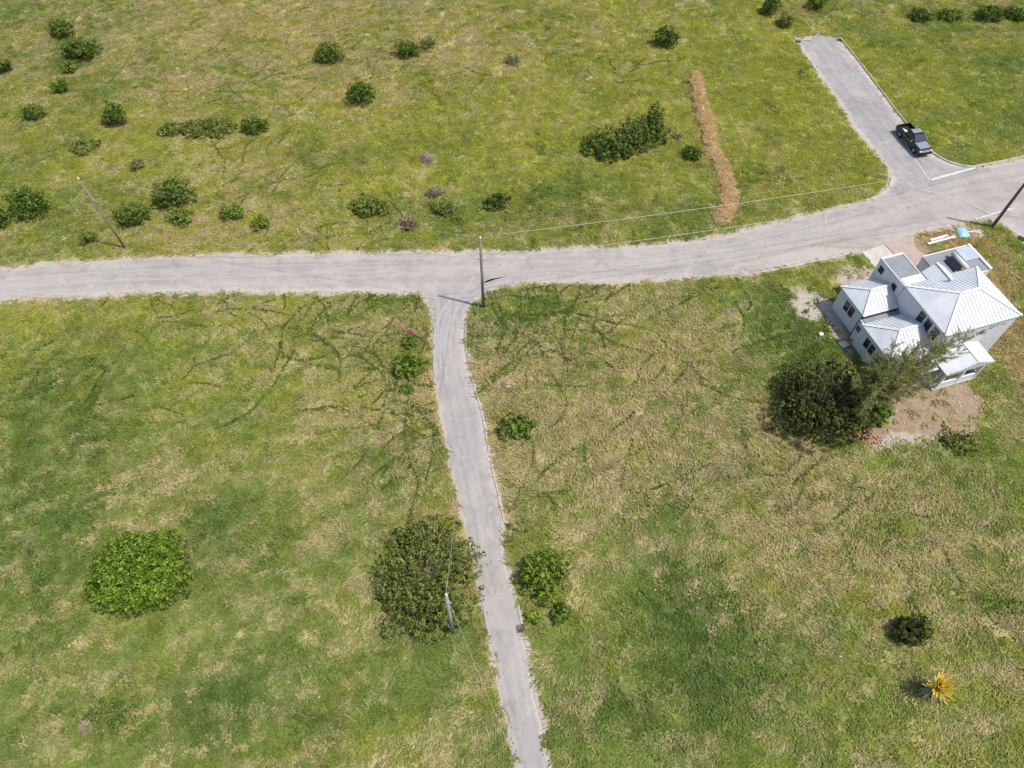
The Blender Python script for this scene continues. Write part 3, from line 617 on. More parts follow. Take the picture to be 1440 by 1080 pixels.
# bed built of floor, sides and tailgate with an open well
bs = [(-.87, .50), (RX+.47, .42)]+arch(RX)[1:-1]+[(RX-.47, .42), (-2.60, .50), (-2.62, 1.10), (-.87, 1.10)]
for sgn in (1, -1):
    m = MB(); n = len(bs); m.add([(x, sgn*.92, z) for x, z in bs]+[(x, sgn*.80, z) for x, z in bs], [tuple(range(n)), tuple(range(n, 2*n))]+[(i, (i+1) % n, n+(i+1) % n, n+i) for i in range(n)])
    tpart('bed_side', m, BLK, bevel=.015)
tpart('bed_floor', MB().box(-2.58, -.87, -.80, .80, .62, .70), RUB)
tpart('tailgate', MB().box(-2.66, -2.58, -.79, .79, .55, 1.08), BLK, bevel=.02)
cab = [(1.02, 1.08), (.40, 1.70), (.15, 1.76), (-.62, 1.74), (-.80, 1.66), (-.86, 1.08)]
cb = tpart('cab', prof(cab, .90, .70), BLK, bevel=.04)
def lat(z): return .90+(.70-.90)*min(1, max(0, (z-1.0)/.72))+.006
# windscreen, rear and side glass, slightly proud of the cab
m = MB(); m.add([(1.00, .76, 1.135), (1.00, -.76, 1.135), (.46, -.64, 1.675), (.46, .64, 1.675)], [(0, 1, 2, 3)]); o = tpart('windscreen', m, CGL); o.location = (.025, 0, .02)
m = MB(); m.add([(-.872, .70, 1.2), (-.872, -.70, 1.2), (-.835, -.60, 1.60), (-.835, .60, 1.60)], [(0, 1, 2, 3)]); o = tpart('rear_window', m, CGL); o.location = (-.02, 0, 0)
for sgn in (1, -1):
    for q in ([(.88, 1.14), (.40, 1.62), (.14, 1.66), (.14, 1.14)], [(.06, 1.14), (.06, 1.66), (-.58, 1.64), (-.70, 1.14)]):
        m = MB(); m.add([(x, sgn*(lat(z)+.012), z) for x, z in q], [tuple(range(4))]); tpart('side_window', m, CGL)
    for x0, x1 in ((-.02, .95), (-.84, -.04)):
        dr = tpart('door', MB().box(x0, x1, sgn*.925 if sgn > 0 else -.932, sgn*.932 if sgn > 0 else -.925, .5, 1.05), BLK)
        MB().box(x0+.06, x0+.24, min(sgn*.935, sgn*.96), max(sgn*.935, sgn*.96), .93, .97).build('handle', CHR, dr)
    MB().box(.72, .86, min(sgn*.95, sgn*1.16), max(sgn*.95, sgn*1.16), 1.1, 1.27).build('mirror', CHR, truck, bevel=.03)
    MB().box(-.8, .95, min(sgn*.9, sgn*1.0), max(sgn*.9, sgn*1.0), .33, .38).build('side_step', ALLOY, truck)
    MB().box(2.50, 2.672, min(sgn*.52, sgn*.88), max(sgn*.52, sgn*.88), .74, .92).build('headlight', LAMP, truck, bevel=.03)
    MB().box(-2.675, -2.60, min(sgn*.80, sgn*.93), max(sgn*.80, sgn*.93), .72, 1.02).build('tail_light', REDL, truck)
    for x in (FX, RX):
        wroot = MB().tube([(x, sgn*.66, .37), (x, sgn*.90, .37)], .375, 22).build('wheel', RUB, truck)
        MB().tube([(x, sgn*.80, .37), (x, sgn*.912, .37)], [.2, .235], 14).build('rim', ALLOY, wroot)
        MB().tube([(x, sgn*.90, .37), (x, sgn*.93, .37)], .07, 8).build('hub_cap', CHR, wroot)
tpart('grille', MB().box(2.60, 2.682, -.48, .48, .70, .94), CHR)
tpart('front_bumper', MB().box(2.42, 2.78, -.90, .90, .38, .60), BLK, bevel=.05)
tpart('rear_bumper', MB().box(-2.80, -2.62, -.88, .88, .42, .58), CHR, bevel=.03)
tpart('roof_panel', MB().box(-.60, .18, -.62, .62, 1.745, 1.775), SKY_SHEEN, bevel=.015)
tpart('bonnet', MB().box(1.12, 2.36, -.78, .78, 1.05, 1.115), SKY_SHEEN, bevel=.03)
pb = MB(); pb.add([(-1.05, -.86, 1.1), (-1.5, -.86, 1.09), (-1.75, -.60, .98), (-1.2, -.35, 1.05), (-1.0, -.42, 1.3), (-.92, -.8, 1.26)], [(0, 1, 2, 3, 4, 5), (5, 4, 3, 2, 1, 0)])
pb = MB().add([(-1.0, -.80, 1.14), (-1.75, -.74, 1.12), (-1.62, -.58, 1.10), (-1.0, -.30, 1.13), (-1.0, -.80, 1.17), (-1.75, -.74, 1.15), (-1.62, -.58, 1.13), (-1.0, -.30, 1.16)], [(0, 1, 2, 3), (7, 6, 5, 4), (0, 4, 5, 1), (1, 5, 6, 2), (2, 6, 7, 3), (3, 7, 4, 0)])
o = pb.build('white_board', worn('white_board', (.74, .74, .74), (.66, .66, .66), 3, .7), None); o.matrix_world = Matrix.Translation((tc.x, tc.y, .075)) @ Matrix.Rotation(tang, 4, 'Z')
tag(o, 'white triangular board lying across the bed of the black pickup', 'board')

# ------------------------------------------------------------------ utility poles and overhead wires
WOOD = worn('weathered_pole_wood', (.20, .155, .12), (.27, .22, .18), 1.5, .9, fine=40)
WOOD_D = worn('dark_pole_wood', (.115, .085, .065), (.16, .12, .095), 1.5, .9, fine=40)
PORC = worn('porcelain', (.75, .75, .74), (.6, .6, .6), 4, .3)
GALV = worn('galvanised_steel', (.45, .45, .46), (.36, .36, .37), 4, .45, .6)
WIRE = worn('aluminium_wire', (.42, .42, .37), (.36, .36, .32), 4, .4, .3)
def pole(base, h, lean, label, mat=WOOD, r0=.17, r1=.11, low=None, cap=True):
    o = tag(empty('utility_pole', base), label, 'pole', None); L_ = Vector((lean[0], lean[1], h))
    MB().tube([Vector((0, 0, -.15)), L_*.5, L_], [r0, (r0+r1)/2, r1], 12).build('shaft', mat, o, True)
    if cap: MB().tube([L_, L_+Vector((0, 0, .1)), L_+Vector((0, 0, .32))], [.07, .12, .05], 10).build('insulator', PORC, o, True)
    lp = low or .72
    MB().tube([L_*lp-Vector((0, 0, .1)), L_*lp+Vector((0, 0, .1))], r0*.95, 10).build('clamp', GALV, o)
    MB().beam(L_*lp+Vector((.1, -.05, 0)), L_*lp+Vector((.34, -.12, 0)), .06, .06).build('bracket', GALV, o)
    MB().box(-.2, -.12, -.06, .06, 1.6, 2.0).build('pole_tag', PORC, o)
    b = Vector(base); return b+L_+Vector((0, 0, .3)), b+L_*lp+Vector((.3, -.1, 0))
pA = P(680, 432); pB = P(176, 349); pC = P(1395, 319); pD = P(624, 838, 9.0); pD.z = 0
tA, lA = pole(pA, 9.7, (0, .1), 'wooden utility pole at the corner of the side road and main road')
tB, lB = pole(pB, 9.5, (-.5, .1), 'leaning wooden utility pole on the grass verge among bright green shrubs', r0=.12, r1=.085)
tC, lC = pole(pC, 9.8, (.2, 0), 'dark wooden utility pole on the verge behind the white house', WOOD_D, .19, .13)
tD, lD = pole(pD, 8.8, (.15, .1), 'pale utility pole rising out of the broad shrub beside the side road', worn('grey_pole', (.36, .33, .29), (.28, .25, .22), 1.5, .9), .17, .12, .85)
def wire(a, b, sag, label, r=.015):
    pts = [a.lerp(b, i/24)+Vector((0, 0, -sag*4*(i/24)*(1-i/24))) for i in range(25)]
    o = MB().tube([q-a for q in pts], r, 5).build('overhead_wire', WIRE, None, True); o.location = a; tag(o, label, 'wire')
wire(tA, tB, .5, 'upper overhead wire from the corner pole to the leaning pole over the grass')
wire(lA, lB, .5, 'lower overhead wire from the corner pole to the leaning pole over the grass')
wire(tA, tC, .6, 'upper overhead wire from the corner pole towards the white house', .021)
wire(lA, lC, .6, 'lower overhead wire from the corner pole towards the white house', .021)
wire(lA-Vector((.15, .1, .1)), tD, .5, 'overhead wire following the side road from the corner pole to the broad shrub')
tE = P(745, 1120, 9.0)
wire(tD, tE, .35, 'overhead wire leaving the pole in the broad shrub along the narrow lane')
pE = tag(MB().tube([Vector((0, 0, -.1)), Vector((0, 0, 9.0))], [.17, .12], 10).build('utility_pole', WOOD, None, True), 'utility pole at the far end of the narrow lane wire', 'pole'); pE.location = (tE.x, tE.y, 0)
bpy.data.objects.remove(pE)
wire(lC, lC+Vector((45, 16, 0)), .5, 'overhead wire running on past the dark pole over the junction')

# ------------------------------------------------------------------ stop sign
sb = P(580, 484); sg_ = tag(empty('stop_sign', sb), 'red octagonal stop sign on a grey post above a small bush', 'sign')
MB().tube([(0, .03, -.1), (0, .03, 2.35)], .035, 8).build('post', GALV, sg_)
def octa(r, y0, y1, name, mat, par):
    m = MB(); q = [(r*math.cos(R(22.5+45*i)), r*math.sin(R(22.5+45*i))) for i in range(8)]
    m.add([(x, y0, 2.05+z) for x, z in q]+[(x, y1, 2.05+z) for x, z in q], [tuple(range(8)), tuple(range(8, 16))]+[(i, (i+1) % 8, 8+(i+1) % 8, 8+i) for i in range(8)]); return m.build(name, mat, par)
pl_ = octa(.46, -.03, -.01, 'border', PORC, sg_)
octa(.40, -.036, -.0305, 'face', worn('sign_red', (.62, .03, .03), (.55, .03, .03), 3, .4), sg_)
cu = bpy.data.curves.new('lettering', 'FONT'); cu.body = 'STOP'; cu.size = .33; cu.align_x = 'CENTER'; cu.align_y = 'CENTER'; cu.extrude = .002; cu.resolution_u = 3
tmp = bpy.data.objects.new('lettering', cu); scene.collection.objects.link(tmp); bpy.context.view_layer.update()
lm = bpy.data.meshes.new_from_object(tmp.evaluated_get(bpy.context.evaluated_depsgraph_get())); bpy.data.objects.remove(tmp)
lm.name = 'lettering'; lm.materials.clear(); lm.materials.append(PORC); lo = link(bpy.data.objects.new('lettering', lm), sg_); lo.location = (0, -.040, 2.05); lo.rotation_euler = (math.pi/2, 0, 0)

# ------------------------------------------------------------------ shrubs and trees
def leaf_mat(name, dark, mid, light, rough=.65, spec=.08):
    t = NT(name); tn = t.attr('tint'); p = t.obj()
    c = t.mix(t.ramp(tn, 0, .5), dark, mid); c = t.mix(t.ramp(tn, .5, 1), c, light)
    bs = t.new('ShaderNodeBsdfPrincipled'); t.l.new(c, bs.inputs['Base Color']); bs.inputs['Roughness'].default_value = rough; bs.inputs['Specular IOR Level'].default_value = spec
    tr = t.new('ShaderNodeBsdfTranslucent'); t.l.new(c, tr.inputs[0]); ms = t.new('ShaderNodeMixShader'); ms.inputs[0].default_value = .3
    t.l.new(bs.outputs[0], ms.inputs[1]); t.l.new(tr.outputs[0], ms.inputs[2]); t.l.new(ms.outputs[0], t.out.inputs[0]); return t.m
SP = {'green': leaf_mat('green_leaves', (.050, .085, .014), (.110, .175, .026), (.225, .29, .055)),
      'bright': leaf_mat('bright_leaves', (.065, .11, .014), (.16, .23, .030), (.30, .36, .055)),
      'lime': leaf_mat('lime_leaves', (.040, .078, .010), (.150, .235, .026), (.30, .39, .055)),
      'dark': leaf_mat('dark_leaves', (.034, .042, .013), (.078, .096, .025), (.175, .18, .058)),
      'olive': leaf_mat('olive_leaves', (.066, .085, .018), (.155, .195, .038), (.29, .31, .085)),
      'mid': leaf_mat('mid_leaves', (.042, .066, .014), (.092, .138, .026), (.195, .24, .055)),
      'brown': leaf_mat('dry_leaves', (.075, .055, .035), (.17, .13, .085), (.27, .22, .15))}
TWIG = worn('grey_twigs', (.30, .245, .165), (.38, .315, .215), 4, .9)
BARK = worn('bark', (.10, .08, .06), (.16, .13, .10), 4, .9)
def leaves_mesh(name, C, N, size, tint, mat, elong=1.5, seed=0):
    """C: leaf centres, N: facing; folded rhombic leaves, all in one mesh"""
    r = np.random.default_rng(seed); n = len(C)
    N = N/np.maximum(np.linalg.norm(N, axis=1, keepdims=True), 1e-6)
    a = r.normal(size=(n, 3)); a -= N*(a*N).sum(1, keepdims=True); a /= np.linalg.norm(a, axis=1, keepdims=True); b = np.cross(N, a)
    s = (size*r.uniform(.6, 1.3, n))[:, None]; f = r.uniform(-.12, .3, n)[:, None]*s
    V = np.stack([C-a*s*elong/2, C+b*s/2+N*f*.4, C+a*s*elong/2-N*f*.5, C-b*s/2+N*f*.4], 1).reshape(-1, 3)
    me = bpy.data.meshes.new(name); me.vertices.add(4*n); me.vertices.foreach_set('co', V.astype(np.float32).ravel())
    base = np.arange(n)*4; F = np.stack([base, base+1, base+2, base, base+2, base+3], 1).ravel()
    me.loops.add(6*n); me.loops.foreach_set('vertex_index', F); me.polygons.add(2*n); me.polygons.foreach_set('loop_start', np.arange(0, 6*n, 3)); me.update(calc_edges=True)
    at = me.attributes.new('tint', 'FLOAT', 'FACE'); at.data.foreach_set('value', np.repeat(np.clip(tint, 0, 1), 2).astype(np.float32)); me.materials.append(mat); return me
def crown(lobes, dens, leaf, seed, species, clump=.55):
    r = np.random.default_rng(seed); Cs = []; Ns = []; Ts = []
    for (cx, cy, cz, rx, ry, rz) in lobes:
        area = 2*math.pi*((rx*ry)**1.6/3+(rx*rz)**1.6/3+(ry*rz)**1.6/3)**(1/1.6)
        nc = max(5, int(area*dens*(.8 if rz > .5 else 1.5)/(clump*clump)))
        d = r.normal(size=(nc, 3)); d[:, 2] = np.abs(d[:, 2])*1.0-.25; d /= np.linalg.norm(d, axis=1, keepdims=True)
        rad = r.uniform(.72, 1.06, nc)[:, None]; cc = np.array([cx, cy, cz])+d*np.array([rx, ry, rz])*rad
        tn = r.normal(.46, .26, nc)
        k = 11; off = r.normal(size=(nc, k, 3))+d[:, None]*.7; off /= np.linalg.norm(off, axis=2, keepdims=True); rad2 = (clump*r.uniform(.38, .62, nc))[:, None, None]
        C = (cc[:, None]+off*rad2*r.uniform(.8, 1.1, (nc, k, 1))).reshape(-1, 3); nn = (off*1.0+r.normal(0, .35, (nc, k, 3))+np.array([0, 0, .25])).reshape(-1, 3)
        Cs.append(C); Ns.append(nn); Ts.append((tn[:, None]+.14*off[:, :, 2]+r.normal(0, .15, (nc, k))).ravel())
        ni = int(nc*2.2); di = r.normal(size=(ni, 3)); di /= np.linalg.norm(di, axis=1, keepdims=True); di[:, 2] = np.abs(di[:, 2])-.2   # inner leaves, tinted darker to paint in shade between the clumps
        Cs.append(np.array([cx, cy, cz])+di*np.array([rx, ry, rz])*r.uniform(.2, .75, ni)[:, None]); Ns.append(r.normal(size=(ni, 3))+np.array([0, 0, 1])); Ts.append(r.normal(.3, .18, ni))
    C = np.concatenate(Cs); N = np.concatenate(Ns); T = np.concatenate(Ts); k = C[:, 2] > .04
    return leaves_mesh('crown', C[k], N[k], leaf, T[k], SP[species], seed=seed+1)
def stems(o, h, w, seed, n=5, mat=BARK, r0=.06):
    rr = random.Random(seed)
    for i in range(n):
        a = 6.28*i/n+rr.uniform(-.4, .4); e = Vector((math.cos(a)*w*rr.uniform(.2, .36), math.sin(a)*w*rr.uniform(.2, .36), h*rr.uniform(.55, .8)))
        MB().tube([(math.cos(a)*.08, math.sin(a)*.08, -.1), e*.5+Vector((0, 0, h*.08)), e], [r0, r0*.7, r0*.3], 5).build('stem', mat, o)
sid = [100]
def ground_z(x, y):
    q = np.array([x]), np.array([y]); m_, d_, h_ = maps(*q); return float(height(*q, d_, h_)[0])
def shrub(u, v, wpx, h, species, label, depth=.8, dens=1.25, leaf=.155, nl=6, name='shrub', ang=0, group=None, squash=1.0, clump=.5, fill=.36, twigs=False):
    sid[0] += 7; sd_ = sid[0]; rr = random.Random(sd_); q = P(u, v, h*.42); w = wpx*mpp(u, v)[0]
    o = tag(empty(name, (q.x, q.y, ground_z(q.x, q.y)), ang), label, 'bush', group)
    lobes = [(0, 0, h*.30, w*fill, w*fill*depth, h*.62)]
    for i in range(nl):
        a = 6.28*i/nl+rr.uniform(-.5, .5); f = rr.uniform(.18, .38 if twigs else .30); s = rr.uniform(.10 if twigs else .17, .25 if twigs else .27)
        lobes.append((math.cos(a)*w*f, math.sin(a)*w*f*depth, h*rr.uniform(.22, .55), w*s, w*s*depth**.5, h*rr.uniform(.26, .42)))
    lobes = [(a, b, c, d, e, f*squash) for a, b, c, d, e, f in lobes]
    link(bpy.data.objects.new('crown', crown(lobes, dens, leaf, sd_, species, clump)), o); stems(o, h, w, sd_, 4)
    if twigs:
        m = MB()
        for i in range(140):
            a = rr.uniform(0, 6.28); f = rr.uniform(.05, .46); b0 = Vector((math.cos(a)*w*f*.7, math.sin(a)*w*f*depth*.7, h*.3)); e = Vector((math.cos(a)*w*f, math.sin(a)*w*f*depth, h*(1.02-.9*(f/.5)**2.5)*rr.uniform(.85, 1.05)))+Vector((rr.gauss(0, .2), rr.gauss(0, .2), 0)); m.tube([b0, b0.lerp(e, .6), e], [.035, .022, .01], 3, False)
        m.build('twigs', TWIG, o)
    return o
def twiggy(u, v, wpx, h, label, leaves=0.0, species='olive', mat=TWIG, n=160, name='twiggy_shrub', cat='bush'):
    sid[0] += 7; rr = random.Random(sid[0]); q = P(u, v, h*.3); w = wpx*mpp(u, v)[0]; o = tag(empty(name, (q.x, q.y, ground_z(q.x, q.y)), rr.uniform(0, 6)), label, cat)
    m = MB(); ends = []
    for i in range(n):
        a = rr.uniform(0, 6.28); f = rr.uniform(0, .22); b0 = Vector((math.cos(a)*w*f, math.sin(a)*w*f*.8, .02)); a2 = a+rr.gauss(0, .8)
        e = b0+Vector((math.cos(a2)*w*rr.uniform(.08, .3), math.sin(a2)*w*rr.uniform(.08, .26), h*rr.uniform(.1, 1))); mid = b0.lerp(e, .5)+Vector((rr.gauss(0, .08), rr.gauss(0, .08), h*.12))
        m.tube([b0, mid, e], [.028, .02, .01], 3, False); ends += [mid, e]
    m.build('twigs', mat, o)
    if leaves:
        r = np.random.default_rng(sid[0]); E = np.array([tuple(e) for e in ends]); k = int(len(E)*leaves); C = E[r.integers(0, len(E), k)]+r.normal(0, .14, (k, 3)); C[:, 2] = np.abs(C[:, 2])+.05
        link(bpy.data.objects.new('crown', leaves_mesh('crown', C, r.normal(size=(k, 3))+np.array([0, 0, 1.2]), .2, r.normal(.5, .25, k), SP[species], seed=sid[0])), o)
    return o
# far plot, west end
shrub(84,40,36,2.6,'green','round green bush touching the broad one behind the leaning pole, uphill of it')
shrub(112,68,56,2.8,'green','broadest bush of the tight cluster of four on the far western plot')
shrub(97,94,27,1.7,'bright','little light green bush tucked against the lower side of the broad cluster bush')
shrub(83,121,30,1.8,'green','small bush standing just below the far western cluster, alone in yellow grass')
shrub(46,158,34,1.8,'green','lone low bush in the grass between the western cluster and the roadside shrubs')
shrub(2,91,28,2.4,'green','green bush at the western limit of the far plot, level with the cluster')
shrub(160,160,38,3.4,'green','tall narrow green bush standing alone above the leaning pole',depth=.75)
shrub(292,180,84,.95,'olive','wide flat olive scrub mound spreading beside the round bush on bare soil',depth=.6,squash=.8,leaf=.18)
shrub(240,182,40,.8,'olive','small flat olive scrub patch joined to the wide olive mound',depth=.7,leaf=.18)
shrub(356,175,40,2.4,'green','round dark green bush with bare soil beneath, next to the flat olive mound')
shrub(118,206,42,.6,'olive','very low dull green scrub patch in the grass below the tall narrow bush',leaf=.17)
twiggy(192,233,28,.8,'grey twiggy half-bare shrub on the slope above the leaning pole',.6)
shrub(37,285,60,3.3,'green','large round green bush near the verge of the main road, west of the leaning pole')
shrub(-2,306,40,2.4,'green','bush beside the large round one on the western road verge, mostly hidden')
shrub(185,301,54,2.4,'green','dense green bush right beside the leaning utility pole')
shrub(241,271,62,3.4,'green','big two-lobed bush behind the bush at the leaning pole')
shrub(255,303,38,1.9,'bright','yellow-green bush in front of the big two-lobed bush')
shrub(325,299,34,1.7,'bright','light green bush on the verge, first east of the leaning-pole group')
shrub(366,314,28,1.4,'bright','small light green bush on the verge, second east of the leaning-pole group')
shrub(123,334,26,1.4,'olive','small straggly bush on the road verge west of the leaning pole foot',dens=.6)
twiggy(222,322,24,.4,'small heap of grey dead twigs below the big two-lobed bush',0,mat=TWIG,name='twig_heap',cat='twigs')
# far plot, middle
shrub(463,73,50,2.4,'green','wide green bush on dry grass, highest of the three mid-plot bushes',depth=.75)
shrub(573,68,36,2.5,'green','dark round bush with a grey thicket at its side on the far plot')
twiggy(603,62,38,1.3,'grey leafless thicket leaning against the dark round bush',.8)
shrub(507,130,44,3.0,'green','tall dome-shaped green bush below the pair on the far plot')
twiggy(722,85,34,.9,'brown half-dead scrub in the middle of the yellow-green plot',.5,'olive')
twiggy(600,222,36,.5,'oval heap of brown dead brush lying in the green grass',0,mat=worn('dead_brush', (.27,.20,.16), (.34,.27,.22), 3, .9),n=260,name='brush_heap',cat='brush')
shrub(520,288,58,1.3,'olive','dull green scrub mound just north of the main road, westernmost of three',depth=.7,dens=.7,leaf=.19)
twiggy(612,270,36,.9,'brown brush tangle between the scrub mounds north of the main road',.2,'brown',n=220,name='brush_heap',cat='brush')
twiggy(624,293,42,1.2,'grey-green scrub with bare twigs in the middle of the roadside three',2.2,'olive')
twiggy(575,316,34,.8,'brown scrub patch close to the road opposite the side road',.8,'brown')
shrub(698,281,38,1.5,'mid','dark scrub mound behind the corner pole, easternmost of three',dens=.6,leaf=.2)
# far plot, east
o = tag(empty('thicket', P(885,192,.9)-Vector((0,0,.9))), 'long dark thicket stretching across the far plot beside the straw strip', 'bush')
lob = [(-4.4,-1.8,.5,2.6,2.2,1.0),(-2.8,-1.4,.7,2.7,3.4,1.7),(-1.0,-1.6,.6,2.0,2.4,1.2),(.6,.8,.8,2.2,3.2,1.9),(3.0,2.2,.9,1.8,2.4,1.8),(4.4,4.4,.9,1.2,1.4,2.4),(4.0,.2,.6,1.6,1.6,1.1),(-5.6,-.6,.5,1.2,1.6,.9),(-1.5,-2.6,.4,1.9,1.5,1.0),(1.6,-1.6,.4,1.6,1.3,.9),(5.2,2.4,.4,1.1,1.4,.9)]
link(bpy.data.objects.new('crown', crown([tuple(.86*q for q in l) for l in lob], 1.0, .19, 900, 'mid', .5)), o); stems(o, 2.2, 8, 900, 7, TWIG)
twiggy(953,190,26,.6,'grey twigs at the eastern tip of the dark thicket',.2,name='twig_heap',cat='twigs')
shrub(974,216,32,1.3,'mid','small dark shrub touching the straw strip')
shrub(938,50,38,2.9,'mid','dark upright bush standing alone uphill of the straw strip')
shrub(1085,9,34,2.6,'mid','dark bush uphill of the dead-end road beside the sandy track')
shrub(1150,3,32,2.2,'green','green bush across the sandy track at the top of the dead-end road')
twiggy(1105,32,30,1.6,'thin grey-green shrub near the corner of the dead-end road',2.4,'olive')
shrub(1294,19,36,1.5,'mid','low dark scrub on the eastern far plot, alone',depth=.7)
shrub(1338,20,44,.9,'green','flat green scrub between the two dark patches on the eastern far plot',depth=.7)
shrub(1392,18,46,1.7,'mid','broad dark scrub at the upper end of the eastern far plot',depth=.7)
shrub(1432,20,40,1.3,'mid','dark scrub next to the broad dark scrub on the eastern far plot',depth=.7)
# near plots
shrub(575,483,20,.8,'green','small bush around the foot of the stop sign')
shrub(576,514,54,1.8,'bright','bright leafy bush at the side road below the stop sign',leaf=.16)
shrub(572,549,24,.35,'green','low green patch below the bright leafy bush at the side road',leaf=.13,dens=.35)
shrub(728,601,62,.9,'green','flat spreading green bush on the dry plot east of the side road',depth=.7,dens=.75,leaf=.2)
shrub(768,806,78,2.6,'bright','leafy green bush east of the narrow lane at the plot corner',depth=1.05,leaf=.155,nl=9)
shrub(790,863,34,1.2,'green','small leafy bush just below the one at the plot corner')
shrub(750,868,18,.6,'lime','tiny yellow-green plant between the lane kerb and the small leafy bush')
shrub(195,804,142,3.4,'lime','large lime-green dome bush alone in the western field',depth=.84,leaf=.135,nl=18,clump=.42,dens=1.5,fill=.42)
shrub(596,804,152,2.5,'olive','huge sprawling olive-green shrub engulfing a pole beside the side road',depth=1.3,leaf=.15,nl=18,dens=.95,twigs=True)
shrub(160,1012,88,.6,'green','low flat bush with a grey dead side in the southwestern field',depth=.8,leaf=.13,dens=.6)
twiggy(122,1022,32,.5,'grey dead twigs at the side of the low flat southwestern bush',0,name='twig_heap',cat='twigs')
shrub(1283,887,58,2.0,'dark','compact dark green ball-shaped bush in the southeastern grass',depth=.8,leaf=.19,dens=1.5)
shrub(1158,562,136,4.0,'dark','big dark dense bush growing beside the white house wings',depth=.92,leaf=.17,nl=14,dens=1.45,twigs=True)
shrub(1228,582,48,1.7,'green','long-leaved green bush between the big dark bush and the bare soil',leaf=.26)
shrub(1350,620,56,.6,'olive','low dull scrub beside the bare soil of the garden',leaf=.16,dens=.8)
for (u, v, w_, lab) in [(1130,835,26,'pale grey dead twigs in the dry southeastern grass, uppermost'),(1155,856,26,'pale grey dead twigs beside the lush dark grass patch'),(1240,848,22,'small grey tuft of dead twigs above the ball-shaped bush'),(1275,830,24,'grey-brown dead scrub scrap uphill of the ball-shaped bush'),(1420,878,34,'grey dead scrub in the grass east of the ball-shaped bush'),(1020,440,26,'grey dead scrub on the dry plot near the main road'),(690,412,20,'grey dead scrub at the plot corner beside the corner pole'),(1030,668,24,'grey dead scrub in the middle of the dry plot')]:
    twiggy(u, v, w_, .22, lab, 0, n=60, name='twig_heap', cat='twigs')

# feathery casuarina leaning over the house
base = P(1204, 588); ct = tag(empty('casuarina_tree', base), 'feathery thin-leaved tree leaning over the side of the white house', 'tree')
rr = random.Random(5); r = np.random.default_rng(5)
top = P(1235, 548, 5.0)-base
MB().tube([(0, 0, -.2), top*.5+Vector((.1, 0, .3)), top], [.22, .17, .11], 9).build('trunk', BARK, ct, True)
C = []; br = MB(); nd = MB()
tips = [(1394,458,6.6),(1365,466,7.0),(1335,478,7.4),(1312,470,8.0),(1290,490,7.5),(1268,500,7.0),(1245,510,6.5),(1330,505,5.0),(1305,520,5.0),(1280,535,4.2),(1300,545,3.6),(1262,545,5.2),(1225,530,5.5),(1350,495,5.6),(1330,530,3.6),(1318,492,6.6),(1215,560,4.5),(1240,565,3.2),(1290,512,6.0),(1270,520,6.4),(1255,488,6.6),(1236,500,5.6),(1222,515,5.0),(1205,540,5.2),(1228,548,6.0),(1250,530,6.8),(1215,575,3.6),(1262,560,3.0),(1280,552,3.4),(1305,505,6.2),(1345,478,6.4),(1230,522,6.6)]
for u, v, z in tips:
    e = P(u, v, z)-base; s0 = top*rr.uniform(.5, 1.0); mid = s0.lerp(e, .5)+Vector((0, 0, rr.uniform(.1, .6)))
    br.tube([s0, s0.lerp(mid, .6)+Vector((0, 0, .15)), mid, e], [.07, .055, .04, .012], 5)
    for k in range(32):
        f = rr.uniform(.25, 1.0); q = (s0.lerp(mid, f*2) if f < .5 else mid.lerp(e, f*2-1)); dirn = ((e-s0).normalized()*.9+Vector((rr.gauss(0, .55), rr.gauss(0, .55), rr.gauss(.1, .4)))).normalized(); L_ = rr.uniform(.5, 1.25)
        q2 = q+dirn*L_; br.tube([q, q2], [.014, .006], 3, False)
        for j in range(20):
            g_ = q.lerp(q2, rr.uniform(.1, 1)); d2 = (dirn*.8+Vector((rr.gauss(0, .6), rr.gauss(0, .6), rr.gauss(-.25, .4)))).normalized()*rr.uniform(.22, .5)
            sd2 = d2.cross(Vector((rr.random()-.5, rr.random()-.5, 1))).normalized()*.024; n_ = len(nd.v); nd.v += [tuple(g_-sd2), tuple(g_+sd2), tuple(g_+d2)]; nd.f.append((n_, n_+1, n_+2))
br.build('branches', BARK, ct)
me = bpy.data.meshes.new('crown'); me.from_pydata(nd.v, [], nd.f); a = me.attributes.new('tint', 'FLOAT', 'FACE'); a.data.foreach_set('value', r.random(len(nd.f)).astype(np.float32))
me.materials.append(leaf_mat('needle_sprays', (.08, .092, .028), (.19, .205, .055), (.33, .325, .11))); link(bpy.data.objects.new('crown', me), ct)

# yellowing fan plant with grey dead skirt
yb = P(1307, 974); yp = tag(empty('fan_palm', yb, .6), 'yellow and orange fan palm with a grey dead skirt in the grass', 'palm')
YEL = leaf_mat('yellow_fronds', (.80, .50, .16), (.92, .76, .12), (.70, .68, .14)); 
MB().tube([(0, 0, -.1), (0, 0, .7), (.05, 0, 1.1)], [.2, .17, .12], 9).build('trunk', TWIG, yp)
def frond(az, el, L_, w, droop, name, mat, z0=1.0, tint=.5):
    m = MB(); d = Vector((math.cos(az), math.sin(az), 0)); s = Vector((-d.y, d.x, 0)); vs = []
    for i in range(6):
        f = i/5; q = d*L_*f*math.cos(el)+Vector((0, 0, z0+L_*f*math.sin(el)-droop*f*f)); ww = w*(.35+1.3*f)*(1-f**4*.85)
        vs += [q-s*ww/2, q+Vector((0, 0, -.04)), q+s*ww/2]
    m.add(vs, [x for i in range(5) for x in ((3*i, 3*i+1, 3*i+4, 3*i+3), (3*i+1, 3*i+2, 3*i+5, 3*i+4))])
    o = m.build(name, mat, yp); a = o.data.attributes.new('tint', 'FLOAT', 'FACE'); a.data.foreach_set('value', [tint]*len(o.data.polygons)); return o
